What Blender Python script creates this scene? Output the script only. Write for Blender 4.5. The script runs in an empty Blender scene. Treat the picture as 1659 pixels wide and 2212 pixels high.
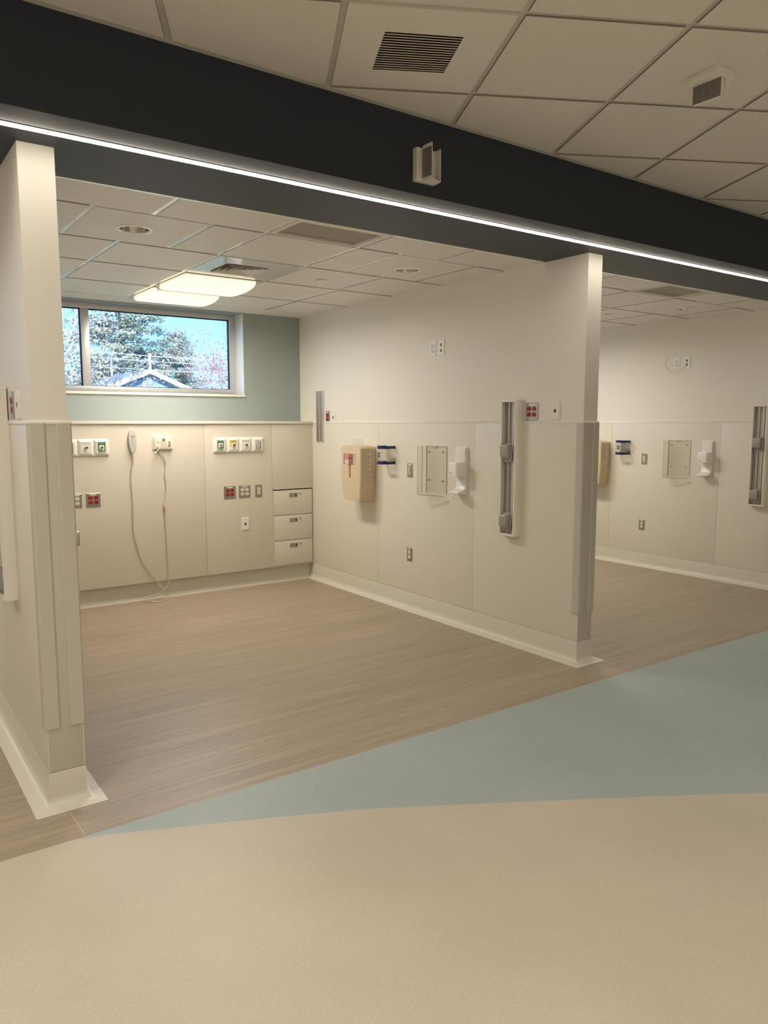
import bpy, bmesh, math, random
from mathutils import Vector, Matrix
C = bpy.context.scene.collection
random.seed(7)
PI = math.pi

# ------------------------------------------------------------------ camera
FPX, YAW, PITCH, ROLL = 1635.0, 0.6185, 0.1186, 0.0003
cd = bpy.data.cameras.new('camera'); cam = bpy.data.objects.new('camera', cd); C.objects.link(cam)
f = Vector((math.sin(YAW)*math.cos(PITCH), math.cos(YAW)*math.cos(PITCH), -math.sin(PITCH)))
r = Vector((math.cos(YAW), -math.sin(YAW), 0)); u = r.cross(f)
r2 = r*math.cos(ROLL)+u*math.sin(ROLL); u2 = -r*math.sin(ROLL)+u*math.cos(ROLL)
cam.matrix_world = Matrix(((r2.x, u2.x, -f.x, 0), (r2.y, u2.y, -f.y, 0), (r2.z, u2.z, -f.z, 1.55), (0, 0, 0, 1)))
cd.sensor_fit = 'HORIZONTAL'; cd.sensor_width = 36; cd.lens = FPX/1659*36; cd.clip_start = 0.05; cd.clip_end = 400
bpy.context.scene.camera = cam

# ------------------------------------------------------------------ view, world, sun, lamps
sc = bpy.context.scene
sc.view_settings.view_transform = 'Standard'; sc.view_settings.look = 'None'
sc.view_settings.gamma = 1; sc.view_settings.use_curve_mapping = False
sc.view_settings.exposure = 0.18
SKY, SUN = 3.6, 6.5
LED_E, LENS_E, BAY_W, ROOM_W = 21.0, 1.0, 17.5, 18.5
WARM = (1.0, 0.92, 0.78)
w = bpy.data.worlds.new('sky'); sc.world = w; w.use_nodes = True
nt = w.node_tree; bg = nt.nodes['Background']
tc_ = nt.nodes.new('ShaderNodeTexCoord'); sx_ = nt.nodes.new('ShaderNodeSeparateXYZ'); cr_ = nt.nodes.new('ShaderNodeValToRGB')
nt.links.new(tc_.outputs['Generated'], sx_.inputs[0]); nt.links.new(sx_.outputs[2], cr_.inputs[0]); nt.links.new(cr_.outputs[0], bg.inputs[0])
e_ = cr_.color_ramp.elements; e_[0].position = 0; e_[0].color = (.26, .44, .66, 1); e_[1].position = .9; e_[1].color = (.07, .20, .55, 1)
q_ = e_.new(.10); q_.color = (.14, .31, .56, 1)
bg.inputs[1].default_value = SKY
ld = bpy.data.lights.new('sun', 'SUN'); ld.energy = SUN; ld.color = (1, .94, .85); ld.angle = .01
so = bpy.data.objects.new('sun', ld); C.objects.link(so)
so.rotation_euler = Vector((.45, 1.0, -.75)).to_track_quat('-Z', 'Y').to_euler()

# ------------------------------------------------------------------ materials
def mat(name, col, rough=.5, metal=0, noise=None, bump=None, emit=None, trans=0, alpha=1, spec=.5, coat=0):
    m = bpy.data.materials.new(name); m.use_nodes = True; t = m.node_tree; b = t.nodes['Principled BSDF']
    b.inputs['Base Color'].default_value = (*col, 1); b.inputs['Roughness'].default_value = rough
    b.inputs['Metallic'].default_value = metal; b.inputs['Transmission Weight'].default_value = trans
    b.inputs['Alpha'].default_value = alpha; b.inputs['Specular IOR Level'].default_value = spec
    b.inputs['Coat Weight'].default_value = coat
    if emit: b.inputs['Emission Color'].default_value = (*emit[0], 1); b.inputs['Emission Strength'].default_value = emit[1]
    tc = t.nodes.new('ShaderNodeTexCoord')
    if noise:                                   # (scale, amount, stretch)
        s, a, stv = noise
        mp = t.nodes.new('ShaderNodeMapping'); mp.inputs['Scale'].default_value = stv
        n = t.nodes.new('ShaderNodeTexNoise'); n.inputs['Scale'].default_value = s; n.inputs['Detail'].default_value = 4
        t.links.new(tc.outputs['Object'], mp.inputs[0]); t.links.new(mp.outputs[0], n.inputs[0])
        cr = t.nodes.new('ShaderNodeValToRGB'); cr.color_ramp.elements[0].position = .3; cr.color_ramp.elements[1].position = .7
        cr.color_ramp.elements[0].color = (*[c*(1-a) for c in col], 1); cr.color_ramp.elements[1].color = (*[min(1, c*(1+a)) for c in col], 1)
        t.links.new(n.outputs[0], cr.inputs[0]); t.links.new(cr.outputs[0], b.inputs['Base Color'])
    if bump:
        n2 = t.nodes.new('ShaderNodeTexNoise'); n2.inputs['Scale'].default_value = bump[0]; n2.inputs['Detail'].default_value = 3
        t.links.new(tc.outputs['Object'], n2.inputs[0])
        bp = t.nodes.new('ShaderNodeBump'); bp.inputs['Strength'].default_value = bump[1]; bp.inputs['Distance'].default_value = .002
        t.links.new(n2.outputs[0], bp.inputs['Height']); t.links.new(bp.outputs[0], b.inputs['Normal'])
    return m

def floor_mat(name, col, kind):
    m = bpy.data.materials.new(name); m.use_nodes = True; t = m.node_tree; b = t.nodes['Principled BSDF']
    tc = t.nodes.new('ShaderNodeTexCoord'); L = t.links.new
    def nz(scale, sx, sy, detail=4, rough=.6):
        mp = t.nodes.new('ShaderNodeMapping'); mp.inputs['Scale'].default_value = (sx, sy, 1)
        n = t.nodes.new('ShaderNodeTexNoise'); n.inputs['Scale'].default_value = scale; n.inputs['Detail'].default_value = detail
        n.inputs['Roughness'].default_value = rough
        L(tc.outputs['Object'], mp.inputs[0]); L(mp.outputs[0], n.inputs[0]); return n.outputs[0]
    def ramp(x, a, c):
        cr = t.nodes.new('ShaderNodeValToRGB'); cr.color_ramp.elements[0].position = .32; cr.color_ramp.elements[1].position = .68
        cr.color_ramp.elements[0].color = (*a, 1); cr.color_ramp.elements[1].color = (*c, 1); L(x, cr.inputs[0]); return cr.outputs[0]
    def mul(x, y, fac=1):
        mx = t.nodes.new('ShaderNodeMix'); mx.data_type = 'RGBA'; mx.blend_type = 'MULTIPLY'; mx.inputs[0].default_value = fac
        L(x, mx.inputs[6]); L(y, mx.inputs[7]); return mx.outputs[2]
    g = lambda v: (v, v, v)
    if kind == 'wood':
        base = ramp(nz(1, 1.1, 60, 6, .7), [c*.80 for c in col], [min(1, c*1.20) for c in col])
        fine = ramp(nz(1, 14, 420, 3), g(.86), g(1.1)); wide = ramp(nz(1, .5, 9, 3), g(.9), g(1.06))
        out = mul(mul(base, fine), wide); b.inputs['Roughness'].default_value = .42
    else:
        a = .07 if kind == 'beige' else .12
        w1 = ramp(nz(1, 40, 700, 3), g(1-a), g(1+a*.6)); w2 = ramp(nz(1, 700, 40, 3), g(1-a), g(1+a*.6))
        sp = ramp(nz(260, 1, 1, 2), [c*.88 for c in col], [min(1, c*1.10) for c in col])
        cl = ramp(nz(1.6, 1, 1, 3), g(.95), g(1.04))
        out = mul(mul(mul(sp, w1), w2), cl); b.inputs['Roughness'].default_value = .5
    L(out, b.inputs['Base Color']); b.inputs['Specular IOR Level'].default_value = .45
    bp = t.nodes.new('ShaderNodeBump'); bp.inputs['Strength'].default_value = .12; bp.inputs['Distance'].default_value = .001
    L(nz(150, 1, 1, 3), bp.inputs['Height']); L(bp.outputs[0], b.inputs['Normal'])
    return m

M = dict(
    wall=mat('wall_paint', (.80, .765, .69), .6, bump=(60, .08)),
    teal=mat('teal_paint', (.335, .38, .375), .6, bump=(60, .08)),
    guardpanel=mat('wainscot_vinyl', (.76, .715, .625), .38, bump=(300, .1)),
    headpanel=mat('headwall_laminate', (.71, .655, .57), .38, bump=(300, .06)),
    cap=mat('wainscot_cap', (.82, .785, .70), .35),
    corner=mat('corner_guard_vinyl', (.56, .53, .455), .4, bump=(300, .08)),
    cove=mat('cove_base', (.68, .64, .555), .4),
    beam=mat('charcoal_paint', (.020, .029, .046), .5, bump=(80, .05)),
    tileshade=mat('shaded_tile_edge', (.30, .28, .245), .9), tile=mat('ceiling_tile', (.74, .71, .655), .85, noise=(220, .05, (1, 1, 1)), bump=(160, .35)),  # tile sides coloured darker to paint the shadow line of the tile step
    grid=mat('sheen_grid_metal', (.90, .91, .92), .22, coat=1.0, spec=.8), dimgrid=mat('dim_grid_metal', (.55, .53, .48), .45), baytile=mat('washable_ceiling_tile', (.79, .77, .73), .42, spec=.7, noise=(3, .03, (1, 12, 1))),  # window sheen in bays and dimness of main area put into grid colours
    drywall=mat('ceiling_paint', (.78, .76, .70), .6),
    wood=floor_mat('wood_look_vinyl', (.378, .305, .228), 'wood'),
    blue=floor_mat('blue_vinyl', (.385, .455, .45), 'blue'),
    beige=floor_mat('beige_vinyl', (.58, .515, .42), 'beige'),
    white=mat('white_plastic', (.82, .80, .75), .32), cream=mat('cream_plastic', (.83, .78, .66), .35),
    ivory=mat('ivory_plastic', (.66, .60, .42), .35), lighttan=mat('tan_plastic', (.66, .53, .36), .42),
    steel=mat('brushed_steel', (.40, .38, .34), .38, .85, noise=(1, .15, (300, 300, 4))),
    alu=mat('anodised_aluminium', (.72, .71, .69), .36, .8), darkalu=mat('dark_aluminium', (.44, .43, .41), .4, .7),
    clamp=mat('grey_clamp_plastic', (.38, .365, .335), .38), chrome=mat('chrome', (.75, .74, .7), .12, 1),
    mirror=mat('specular_reflector', (.62, .60, .55), .14, 1),
    red=mat('red_plastic', (.30, .008, .012), .3), black=mat('black_plastic', (.015, .013, .012), .4),
    darkslot=mat('dark_slot', (.06, .05, .04), .6), blueband=mat('navy_plastic', (.006, .018, .13), .25),
    logo=mat('navy_label', (.012, .035, .13), .4), ltblue=mat('pale_blue_print', (.35, .5, .75), .5),
    green=mat('green_label', (.02, .16, .045), .4), palegreen=mat('pale_green_label', (.30, .46, .30), .4),
    yellow=mat('yellow_label', (.72, .60, .12), .4), ink=mat('dark_print', (.05, .04, .03), .5),
    whiteink=mat('white_print', (.85, .85, .8), .5), grey=mat('grey_plastic', (.66, .65, .64), .4),
    midgrey=mat('grey_print', (.25, .245, .23), .5),
    pinkred=mat('translucent_red_window', (.36, .12, .085), .25), pinklabel=mat('salmon_label', (.66, .34, .27), .4),
    cord=mat('beige_cord', (.58, .50, .37), .45),
    perf=mat('perforated_grey_metal', (.36, .335, .28), .6, noise=(900, .1, (1, 1, 1))),
    frameal=mat('window_frame_aluminium', (.62, .63, .64), .35, .3), gasket=mat('window_gasket', (.012, .018, .03), .5),
    ribbed=mat('ribbed_grey_lens', (.20, .19, .185), .3), glossw=mat('glossy_white_metal', (.72, .72, .70), .13, coat=.6),
    lens=mat('lit_lamp_lens', (.9, .85, .75), .5, emit=((1, .86, .58), LENS_E)),
    led=mat('lit_led_lens', (.9, .88, .8), .5, emit=((1, .91, .78), LED_E)),
    pinebark=mat('grey_bark', (.26, .24, .24), .9, noise=(8, .3, (1, 1, .3))), palebark=mat('pale_bark', (.60, .55, .52), .9, noise=(8, .2, (1, 1, .3))),
    pine=mat('pine_needles', (.22, .30, .24), .7), pinesunlit=mat('sunlit_needles', (.50, .52, .34), .7), redleaf=mat('red_leaves', (.34, .11, .14), .7),  # sunlit pine clumps are painted with a paler needle colour
    brownleaf=mat('brown_leaves', (.60, .48, .36), .7), roof=mat('grey_shingles', (.30, .31, .34), .8, noise=(3, .2, (1, 1, 1))),
    siding=mat('pale_blue_siding', (.28, .42, .58), .7), trimw=mat('white_trim', (.85, .85, .85), .5),
    ground=mat('lawn', (.20, .22, .12), .9, noise=(2, .2, (1, 1, 1))),
)
def clear_mat(name, tint, a, gl=.12):
    m = bpy.data.materials.new(name); m.use_nodes = True; t = m.node_tree; t.nodes.clear()
    o = t.nodes.new('ShaderNodeOutputMaterial'); tr = t.nodes.new('ShaderNodeBsdfTransparent'); tr.inputs[0].default_value = (*tint, 1)
    g = t.nodes.new('ShaderNodeBsdfGlossy'); g.inputs['Roughness'].default_value = .06
    d = t.nodes.new('ShaderNodeBsdfDiffuse'); d.inputs[0].default_value = (.85, .85, .85, 1)
    m1 = t.nodes.new('ShaderNodeMixShader'); m1.inputs[0].default_value = a
    m2 = t.nodes.new('ShaderNodeMixShader'); m2.inputs[0].default_value = gl
    t.links.new(tr.outputs[0], m1.inputs[1]); t.links.new(d.outputs[0], m1.inputs[2])
    t.links.new(m1.outputs[0], m2.inputs[1]); t.links.new(g.outputs[0], m2.inputs[2]); t.links.new(m2.outputs[0], o.inputs[0])
    return m
M['glass'] = clear_mat('window_glass', (.96, .985, 1), .0, .004)
M['acrylic'] = clear_mat('clear_acrylic', (.975, .97, .96), .02, .04)
M['acrylicedge'] = mat('acrylic_edge', (.50, .44, .35), .3)

# ------------------------------------------------------------------ mesh helpers
class MB:
    def __init__(s): s.v = []; s.f = []; s.m = []; s.mats = []; s.k = 0
    def use(s, name):
        if name not in s.mats: s.mats.append(name)
        s.k = s.mats.index(name); return s
    def add(s, vs, fs):
        n = len(s.v); s.v += [tuple(v) for v in vs]
        for q in fs: s.f.append(tuple(n+i for i in q)); s.m.append(s.k)
    def box(s, a, b):
        x0, x1 = sorted((a[0], b[0])); y0, y1 = sorted((a[1], b[1])); z0, z1 = sorted((a[2], b[2]))
        s.add([(x0, y0, z0), (x1, y0, z0), (x1, y1, z0), (x0, y1, z0), (x0, y0, z1), (x1, y0, z1), (x1, y1, z1), (x0, y1, z1)],
              [(0, 3, 2, 1), (4, 5, 6, 7), (0, 1, 5, 4), (1, 2, 6, 5), (2, 3, 7, 6), (3, 0, 4, 7)]); return s
    def loft(s, rings, cap=True):               # rings: lists of equal length
        n = len(rings[0]); vs = [p for q in rings for p in q]; fs = []
        for i in range(len(rings)-1):
            for j in range(n): fs.append((i*n+j, i*n+(j+1) % n, (i+1)*n+(j+1) % n, (i+1)*n+j))
        if cap: fs.append(tuple(range(n-1, -1, -1))); fs.append(tuple((len(rings)-1)*n+j for j in range(n)))
        s.add(vs, fs); return s
    def prismz(s, poly, z0, z1): return s.loft([[(x, y, z0) for x, y in poly], [(x, y, z1) for x, y in poly]])
    def prismy(s, poly, y0, y1):                # poly in (x,z), front at y0 < y1
        return s.loft([[(x, y0, z) for x, z in poly], [(x, y1, z) for x, z in poly]])
    def prismx(s, poly, x0, x1): return s.loft([[(x0, y, z) for y, z in poly], [(x1, y, z) for y, z in poly]])
    def cyl(s, c, rad, h, axis='y', n=20, r2=None):
        r2 = rad if r2 is None else r2; rings = []
        for rr, t in ((rad, 0), (r2, h)):
            ring = []
            for i in range(n):
                a = 2*PI*i/n; p, q = rr*math.cos(a), rr*math.sin(a)
                ring.append({'y': (c[0]+p, c[1]+t, c[2]+q), 'z': (c[0]+p, c[1]+q, c[2]+t), 'x': (c[0]+t, c[1]+p, c[2]+q)}[axis])
            rings.append(ring)
        return s.loft(rings)
    def tube(s, pts, rad, n=8, smooth=4, cap=True):
        P = [Vector(p) for p in pts]
        if smooth and len(P) > 2:
            Q = []
            for i in range(len(P)-1):
                a = P[max(i-1, 0)]; b = P[i]; c = P[i+1]; d = P[min(i+2, len(P)-1)]
                for k in range(smooth):
                    t = k/smooth
                    Q.append(.5*((2*b)+(c-a)*t+(2*a-5*b+4*c-d)*t*t+(3*b-a-3*c+d)*t**3))
            Q.append(P[-1]); P = Q
        rings = []; up = Vector((.13, .21, 1)).normalized()
        for i, p in enumerate(P):
            d = (P[min(i+1, len(P)-1)]-P[max(i-1, 0)]).normalized()
            a = d.cross(up)
            if a.length < .05: a = d.cross(Vector((1, 0, 0)))
            a.normalize(); b = a.cross(d); rr = rad if not isinstance(rad, (list, tuple)) else rad[0]+(rad[1]-rad[0])*i/(len(P)-1)
            rings.append([tuple(p+a*rr*math.cos(2*PI*j/n)+b*rr*math.sin(2*PI*j/n)) for j in range(n)])
        return s.loft(rings, cap)
    def build(s, name, material=None, parent=None, bevel=0, angle=35, loc=None):
        me = bpy.data.meshes.new(name); me.from_pydata(s.v, [], s.f)
        if material and not s.mats: s.mats = [material]
        for q in s.mats: me.materials.append(M[q] if isinstance(q, str) else q)
        me.polygons.foreach_set('material_index', s.m)
        bm = bmesh.new(); bm.from_mesh(me); bmesh.ops.recalc_face_normals(bm, faces=bm.faces)
        if bevel:
            ed = [e for e in bm.edges if len(e.link_faces) == 2 and e.calc_face_angle(0) > math.radians(30)]
            bmesh.ops.bevel(bm, geom=ed, offset=bevel, segments=2, profile=.6, affect='EDGES', clamp_overlap=True)
        bm.to_mesh(me); bm.free()
        me.polygons.foreach_set('use_smooth', [True]*len(me.polygons)); me.set_sharp_from_angle(angle=math.radians(angle))
        o = bpy.data.objects.new(name, me); C.objects.link(o); o.parent = parent
        if loc: o.location = loc
        return o

def rrect(w_, h_, r_, n=4, cx=0, cz=0):
    pts = []
    for (sx, sz, a0) in ((1, 1, 0), (-1, 1, PI/2), (-1, -1, PI), (1, -1, 1.5*PI)):
        for i in range(n+1):
            a = a0+PI/2*i/n
            pts.append((cx+sx*(w_/2-r_)+r_*math.cos(a), cz+sz*(h_/2-r_)+r_*math.sin(a)))
    return pts
def thing(name, label, cat, loc=(0, 0, 0), rotz=0, group=None):
    o = bpy.data.objects.new(name, None); o.empty_display_size = .05; C.objects.link(o)
    o.location = loc; o.rotation_euler = (0, 0, rotz); o['label'] = label; o['category'] = cat
    if group: o['group'] = group
    return o
def tag(o, label, cat, group=None):
    o['label'] = label; o['category'] = cat
    if group: o['group'] = group
    return o
def struct(o, label=None):
    o['kind'] = 'structure'
    if label: o['label'] = label
    return o
def dup(root, loc, label, group=None):
    c = root.copy(); C.objects.link(c); c.location = loc; c['label'] = label
    if group: c['group'] = group
    for ch in [o for o in root.children]:
        d = ch.copy(); C.objects.link(d); d.parent = c
        for g in ch.children:
            e = g.copy(); C.objects.link(e); e.parent = d
    return c
def text(body, size, material, parent, loc, rot=(PI/2, 0, 0), name='lettering', align='CENTER', depth=.0004):
    cu = bpy.data.curves.new('tmp', 'FONT'); cu.body = body; cu.size = size; cu.align_x = align; cu.align_y = 'CENTER'; cu.extrude = depth
    tmp = bpy.data.objects.new('tmp', cu); C.objects.link(tmp); bpy.context.view_layer.update()
    me = bpy.data.meshes.new_from_object(tmp.evaluated_get(bpy.context.evaluated_depsgraph_get()))
    bpy.data.objects.remove(tmp); bpy.data.curves.remove(cu)
    me.materials.clear(); me.materials.append(M[material])
    o = bpy.data.objects.new(name, me); C.objects.link(o); o.parent = parent; o.location = loc; o.rotation_euler = rot
    return o
def clip(poly, a, b, c):                        # keep a*x+b*y <= c
    out = []
    for i in range(len(poly)):
        p, q = poly[i], poly[(i+1) % len(poly)]; dp = a*p[0]+b*p[1]-c; dq = a*q[0]+b*q[1]-c
        if dp <= 0: out.append(p)
        if dp*dq < 0: t = dp/(dp-dq); out.append((p[0]+(q[0]-p[0])*t, p[1]+(q[1]-p[1])*t))
    return out

# ------------------------------------------------------------------ key measures
XL0, XL1 = .588, .718           # first partition, both faces
XR0, XR1 = 3.7585, 3.888        # second partition
X30, X31 = 6.960, 7.090         # third partition
D = 3.1416                      # partition ends
YH, YB, YW = 6.4855, 6.560, 6.728   # headwall face, plinth face, upper wall face
ZC, ZM = 2.569, 2.902           # bay ceiling, main ceiling
BF, BB = 2.8146, 3.4834         # beam front and back
ZR = 1.5526                     # wainscot top
RX0, RX1, RY0 = -3.6, 10.2, -5.2
S = 3.1705                      # bay pitch
BAYS = [(XL0-S+.13, XL0, -S), (XL1, XR0, 0), (XR1, X30, 3.18), (X31, RX1, 6.37)]

# ------------------------------------------------------------------ floor
edge = [(-3.6, 2.84), (.59, 2.84)]
curve = [(.59, 2.84), (.71, 2.805), (.973, 2.690), (1.297, 2.545), (1.635, 2.385), (2.125, 2.10), (2.63, 1.80), (3.072, 1.527), (4.2, .84), (6, -.25), (10.2, -2.8)]
mb = MB(); mb.use('wood'); mb.add([(RX0, 2.84, 0), (RX1, 2.84, 0), (RX1, 7, 0), (RX0, 7, 0)], [(0, 1, 2, 3)])
mb.use('blue'); pts = curve+[(10.2, 2.84)]; mb.add([(x, y, 0) for x, y in pts], [tuple(range(len(pts)))])
mb.use('beige'); pts = [(RX0, RY0), (RX1, RY0)]+curve[::-1]+[(RX0, 2.84)]; mb.add([(x, y, 0) for x, y in pts], [tuple(range(len(pts)))])
fl = struct(mb.build('floor', loc=(0, 0, 0)), 'vinyl floor: brown wood-look, grey-blue wedge and woven beige')
mb = MB().use('cord'); mb.add([(.641, 2.845, .0006), (.643, 2.845, .0006), (.639, 3.06, .0006), (.637, 3.06, .0006)], [(0, 1, 2, 3)])
mb.mats = ['lighttan']; mb.build('weld_seam', parent=fl)
mb = MB().use('ink'); random.seed(3)
for x, y, a, l in ((.894, 2.427, .3, .028), (.935, 2.53, .5, .016), (.60, 2.16, .1, .006), (1.24, 1.17, 1.2, .012), (.75, 2.71, .2, .008)):
    dx, dy = math.cos(a)*l/2, math.sin(a)*l/2; nx, ny = -dy*.12, dx*.12
    mb.add([(x-dx, y-dy, .0005), (x+nx, y+ny, .0005), (x+dx, y+dy, .0005), (x-nx*.6, y-ny*.6-.001, .0005)], [(0, 1, 2, 3)])
mb.mats = ['cord']; mb.build('scuff_mark', parent=fl)

# ------------------------------------------------------------------ walls of the big room
mb = MB().use('wall')
mb.box((RX0-.15, RY0-.15, 0), (RX0, 6.98, 3.1)); struct(mb.build('wall_left'))
mb = MB().use('wall'); mb.box((RX1, RY0-.15, 0), (RX1+.15, 6.98, 3.1)); struct(mb.build('wall_right'))
mb = MB().use('wall'); mb.box((RX0, RY0-.15, 0), (RX1, RY0, 3.1)); struct(mb.build('wall_front'))

# back wall with window openings
OZ0, OZ1 = 1.806, 2.562
mb = MB().use('teal'); openings = []
mb.box((RX0, YW, 0), (RX1, 6.98, OZ0)); mb.box((RX0, YW, OZ1), (RX1, 6.98, 3.1))
xs = RX0
for (x0, x1, dx) in BAYS:
    a, b = 1.02+dx, 3.151+dx
    if dx > 6: break
    a = max(a, RX0+.3); openings.append((a, b, dx))
    mb.box((xs, YW, OZ0), (a, 6.98, OZ1)); xs = b
mb.box((xs, YW, OZ0), (RX1, 6.98, OZ1))
wb = struct(mb.build('wall_back'), 'back wall, grey-green above the beige headwall')
for i, (x0, x1, dx) in enumerate(BAYS):
    # furred headwall: panels with open seams, ledge, plinth
    lo, hi = x0+.001, x1-.001; cab = (3.305+dx, hi)
    if dx > 6: cab = (hi, hi)
    segs = [(lo, 2.6338+dx), (2.6358+dx, cab[0])] if dx < 6 else [(lo, hi)]
    for a, b in segs:
        m2 = MB().use('headpanel'); m2.box((a, YH, .155), (b, YH+.018, 1.531)); m2.build('headwall_panel', parent=wb, bevel=.0025)
    if dx < 6:
        m2 = MB().use('headpanel'); m2.box((cab[0]+.002, YH, .913), (cab[1], YH+.018, 1.531)); m2.build('headwall_panel', parent=wb, bevel=.0025)
    m2 = MB().use('cap'); m2.box((lo, YH-.014, 1.531), (hi, YW, 1.556)); m2.build('ledge', parent=wb, bevel=.003)
    m2 = MB().use('cove'); m2.box((lo, YB, 0), (hi, YW, .155)); m2.box((lo, YH+.018, .157), (hi if dx > 6 else cab[0]-.02, YB+.03, .175)); m2.build('plinth', parent=wb)
# unseen slab over everything, added to keep the sun out of the rooms
mb = MB().use('drywall'); mb.box((RX0-.15, RY0-.15, 3.1), (RX1+.15, 6.98, 3.2)); struct(mb.build('ceiling.001'), 'unseen roof slab added above the ceilings to block the sun')

# ------------------------------------------------------------------ partitions
def cornered(pts, prof, name, m, parent=None):
    """sweep a profile (offset to the right of travel, z) along a mitred plan path"""
    n = len(pts); rings = []
    for i in range(n):
        p = Vector(pts[i]); d0 = (p-Vector(pts[i-1])).normalized() if i else None
        d1 = (Vector(pts[i+1])-p).normalized() if i < n-1 else None
        if d0 is None: d0 = d1
        if d1 is None: d1 = d0
        n0 = Vector((d0.y, -d0.x)); n1 = Vector((d1.y, -d1.x)); k = (n0+n1); k = k/(k.dot(n0))
        rings.append([(p.x+k.x*o, p.y+k.y*o, z) for o, z in prof])
    return rings
COVE = [(0, .145), (.004, .145), (.006, .141), (.006, .048), (.008, .034), (.013, .021), (.021, .011), (.032, .006), (.048, .004), (.0724, .0025), (.0724, 0), (0, 0)]
def cove(pts, name, label=None):
    mb = MB().use('cove'); mb.loft(cornered(pts, COVE, name, 'cove')); return struct(mb.build(name, angle=50), label)
def partition(x0, x1, name, seamsL, label):
    mb = MB().use('wall'); mb.box((x0, D, 0), (x1, YW, ZC+.02)); w_ = struct(mb.build(name), label)
    t = .005
    for side, x in ((-1, x0), (1, x1)):
        ys = [D-t]+sorted(seamsL)+[YH if True else YW]
        for a, b in zip(ys[:-1], ys[1:]):
            m2 = MB().use('guardpanel'); aa = a+.001 if a > D else a
            m2.box((x, aa, .147), (x+side*t, b-.001, ZR-.012)); m2.build('wainscot_panel', parent=w_, bevel=.001)
    m2 = MB().use('corner'); m2.box((x0+.0002, D-t, .147), (x1-.0002, D, ZR-.012)); m2.build('wainscot_panel', parent=w_, bevel=.001)
    prof = [(0, ZR-.014), (.007, ZR-.014), (.009, ZR-.008), (.0075, ZR-.001), (.0045, ZR+.002), (0, ZR+.002)]
    m2 = MB().use('cap'); m2.loft(cornered([(x0, YH-.016), (x0, D), (x1, D), (x1, YH-.016)], prof, '', '')); m2.build('wainscot_cap', parent=w_, angle=60)
    return w_
partition(XL0, XL1, 'wall_left.001', [4.035, 5.36], 'near partition wall between patient bays')
partition(XR0, XR1, 'wall_middle', [4.135, 5.361], 'partition wall in the middle between patient bays')
partition(X30, X31, 'wall_right.001', [4.128, 5.41], 'partition wall of the next bay')
def prt(x0, x1, n, lab): cove([(x0, YB), (x0, D), (x1, D), (x1, YB)], n, lab)
prt(XL0, XL1, 'baseboard_left', 'coved base around the near partition')
prt(XR0, XR1, 'baseboard_middle', 'coved base around the middle partition')
prt(X30, X31, 'baseboard_right', 'coved base around the next partition')
for i, (x0, x1, dx) in enumerate(BAYS):
    cove([(x0+.006, YB), (x1-.006, YB)], 'baseboard_back' if not i else 'baseboard_back.%03d' % i)

# corner guards: thing by thing
def corner_guard(x, sgn, label, grp=None):
    """L-shaped vinyl guard on the vertical arris at (x, D); sgn -1 wraps the face to smaller x"""
    wing, t, o = .052, .0075, .0055
    pl = [(0, 0)]
    ax = x+sgn*o; ay = D-o
    a = [(ax, ay+wing), (ax+sgn*t*.3, ay+wing), (ax+sgn*t, ay+wing-.006), (ax+sgn*t, ay-t*.2), (ax+sgn*t*.2, ay-t), (ax-sgn*(wing-.006), ay-t), (ax-sgn*wing, ay-t*.3), (ax-sgn*wing, ay), (ax, ay)]
    root = thing('corner_guard', label, 'corner guard', (x, D, .33), 0, grp)
    m2 = MB().use('corner'); m2.prismz([(p-x, q-D) for p, q in a], 0, 1.212); m2.build('guard_strip', parent=root, angle=40)
    m2 = MB().use('cap'); b = [(p-x+(.001*sgn if abs(p-ax) < .02 else 0), q-D) for p, q in a]; m2.prismz(b, 1.2125, 1.2185); m2.build('end_cap', parent=root)
corner_guard(XL0, -1, 'beige corner guard on the left edge of the near partition end')
corner_guard(XL1, 1, 'beige corner guard on the right edge of the near partition end')
corner_guard(XR0, -1, 'beige corner guard on the left edge of the middle partition end')
corner_guard(XR1, 1, 'beige corner guard on the right edge of the middle partition end')

# ------------------------------------------------------------------ beam with LED strip
mb = MB().use('beam'); mb.box((RX0, BF, ZC), (RX1, BB, 3.1)); struct(mb.build('trim_1'), 'dark charcoal ceiling beam over the bay openings')
led = thing('led_strip_light', 'long lit linear LED strip light along the underside of the dark beam', 'light', (3, 2.985, ZC))
mb = MB().use('led'); prof = [(-.016, 0), (-.0145, -.005), (-.008, -.007), (.008, -.007), (.0145, -.005), (.016, 0)]
mb.prismx(prof, RX0-3+.01, RX1-3-.01); mb.build('diffuser', parent=led)
mb = MB().use('beam')
for s_ in (-1, 1): mb.box((RX0-3+.01, s_*.0165, -.002), (RX1-3-.01, s_*.020, 0))
mb.build('channel', parent=led)

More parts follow.
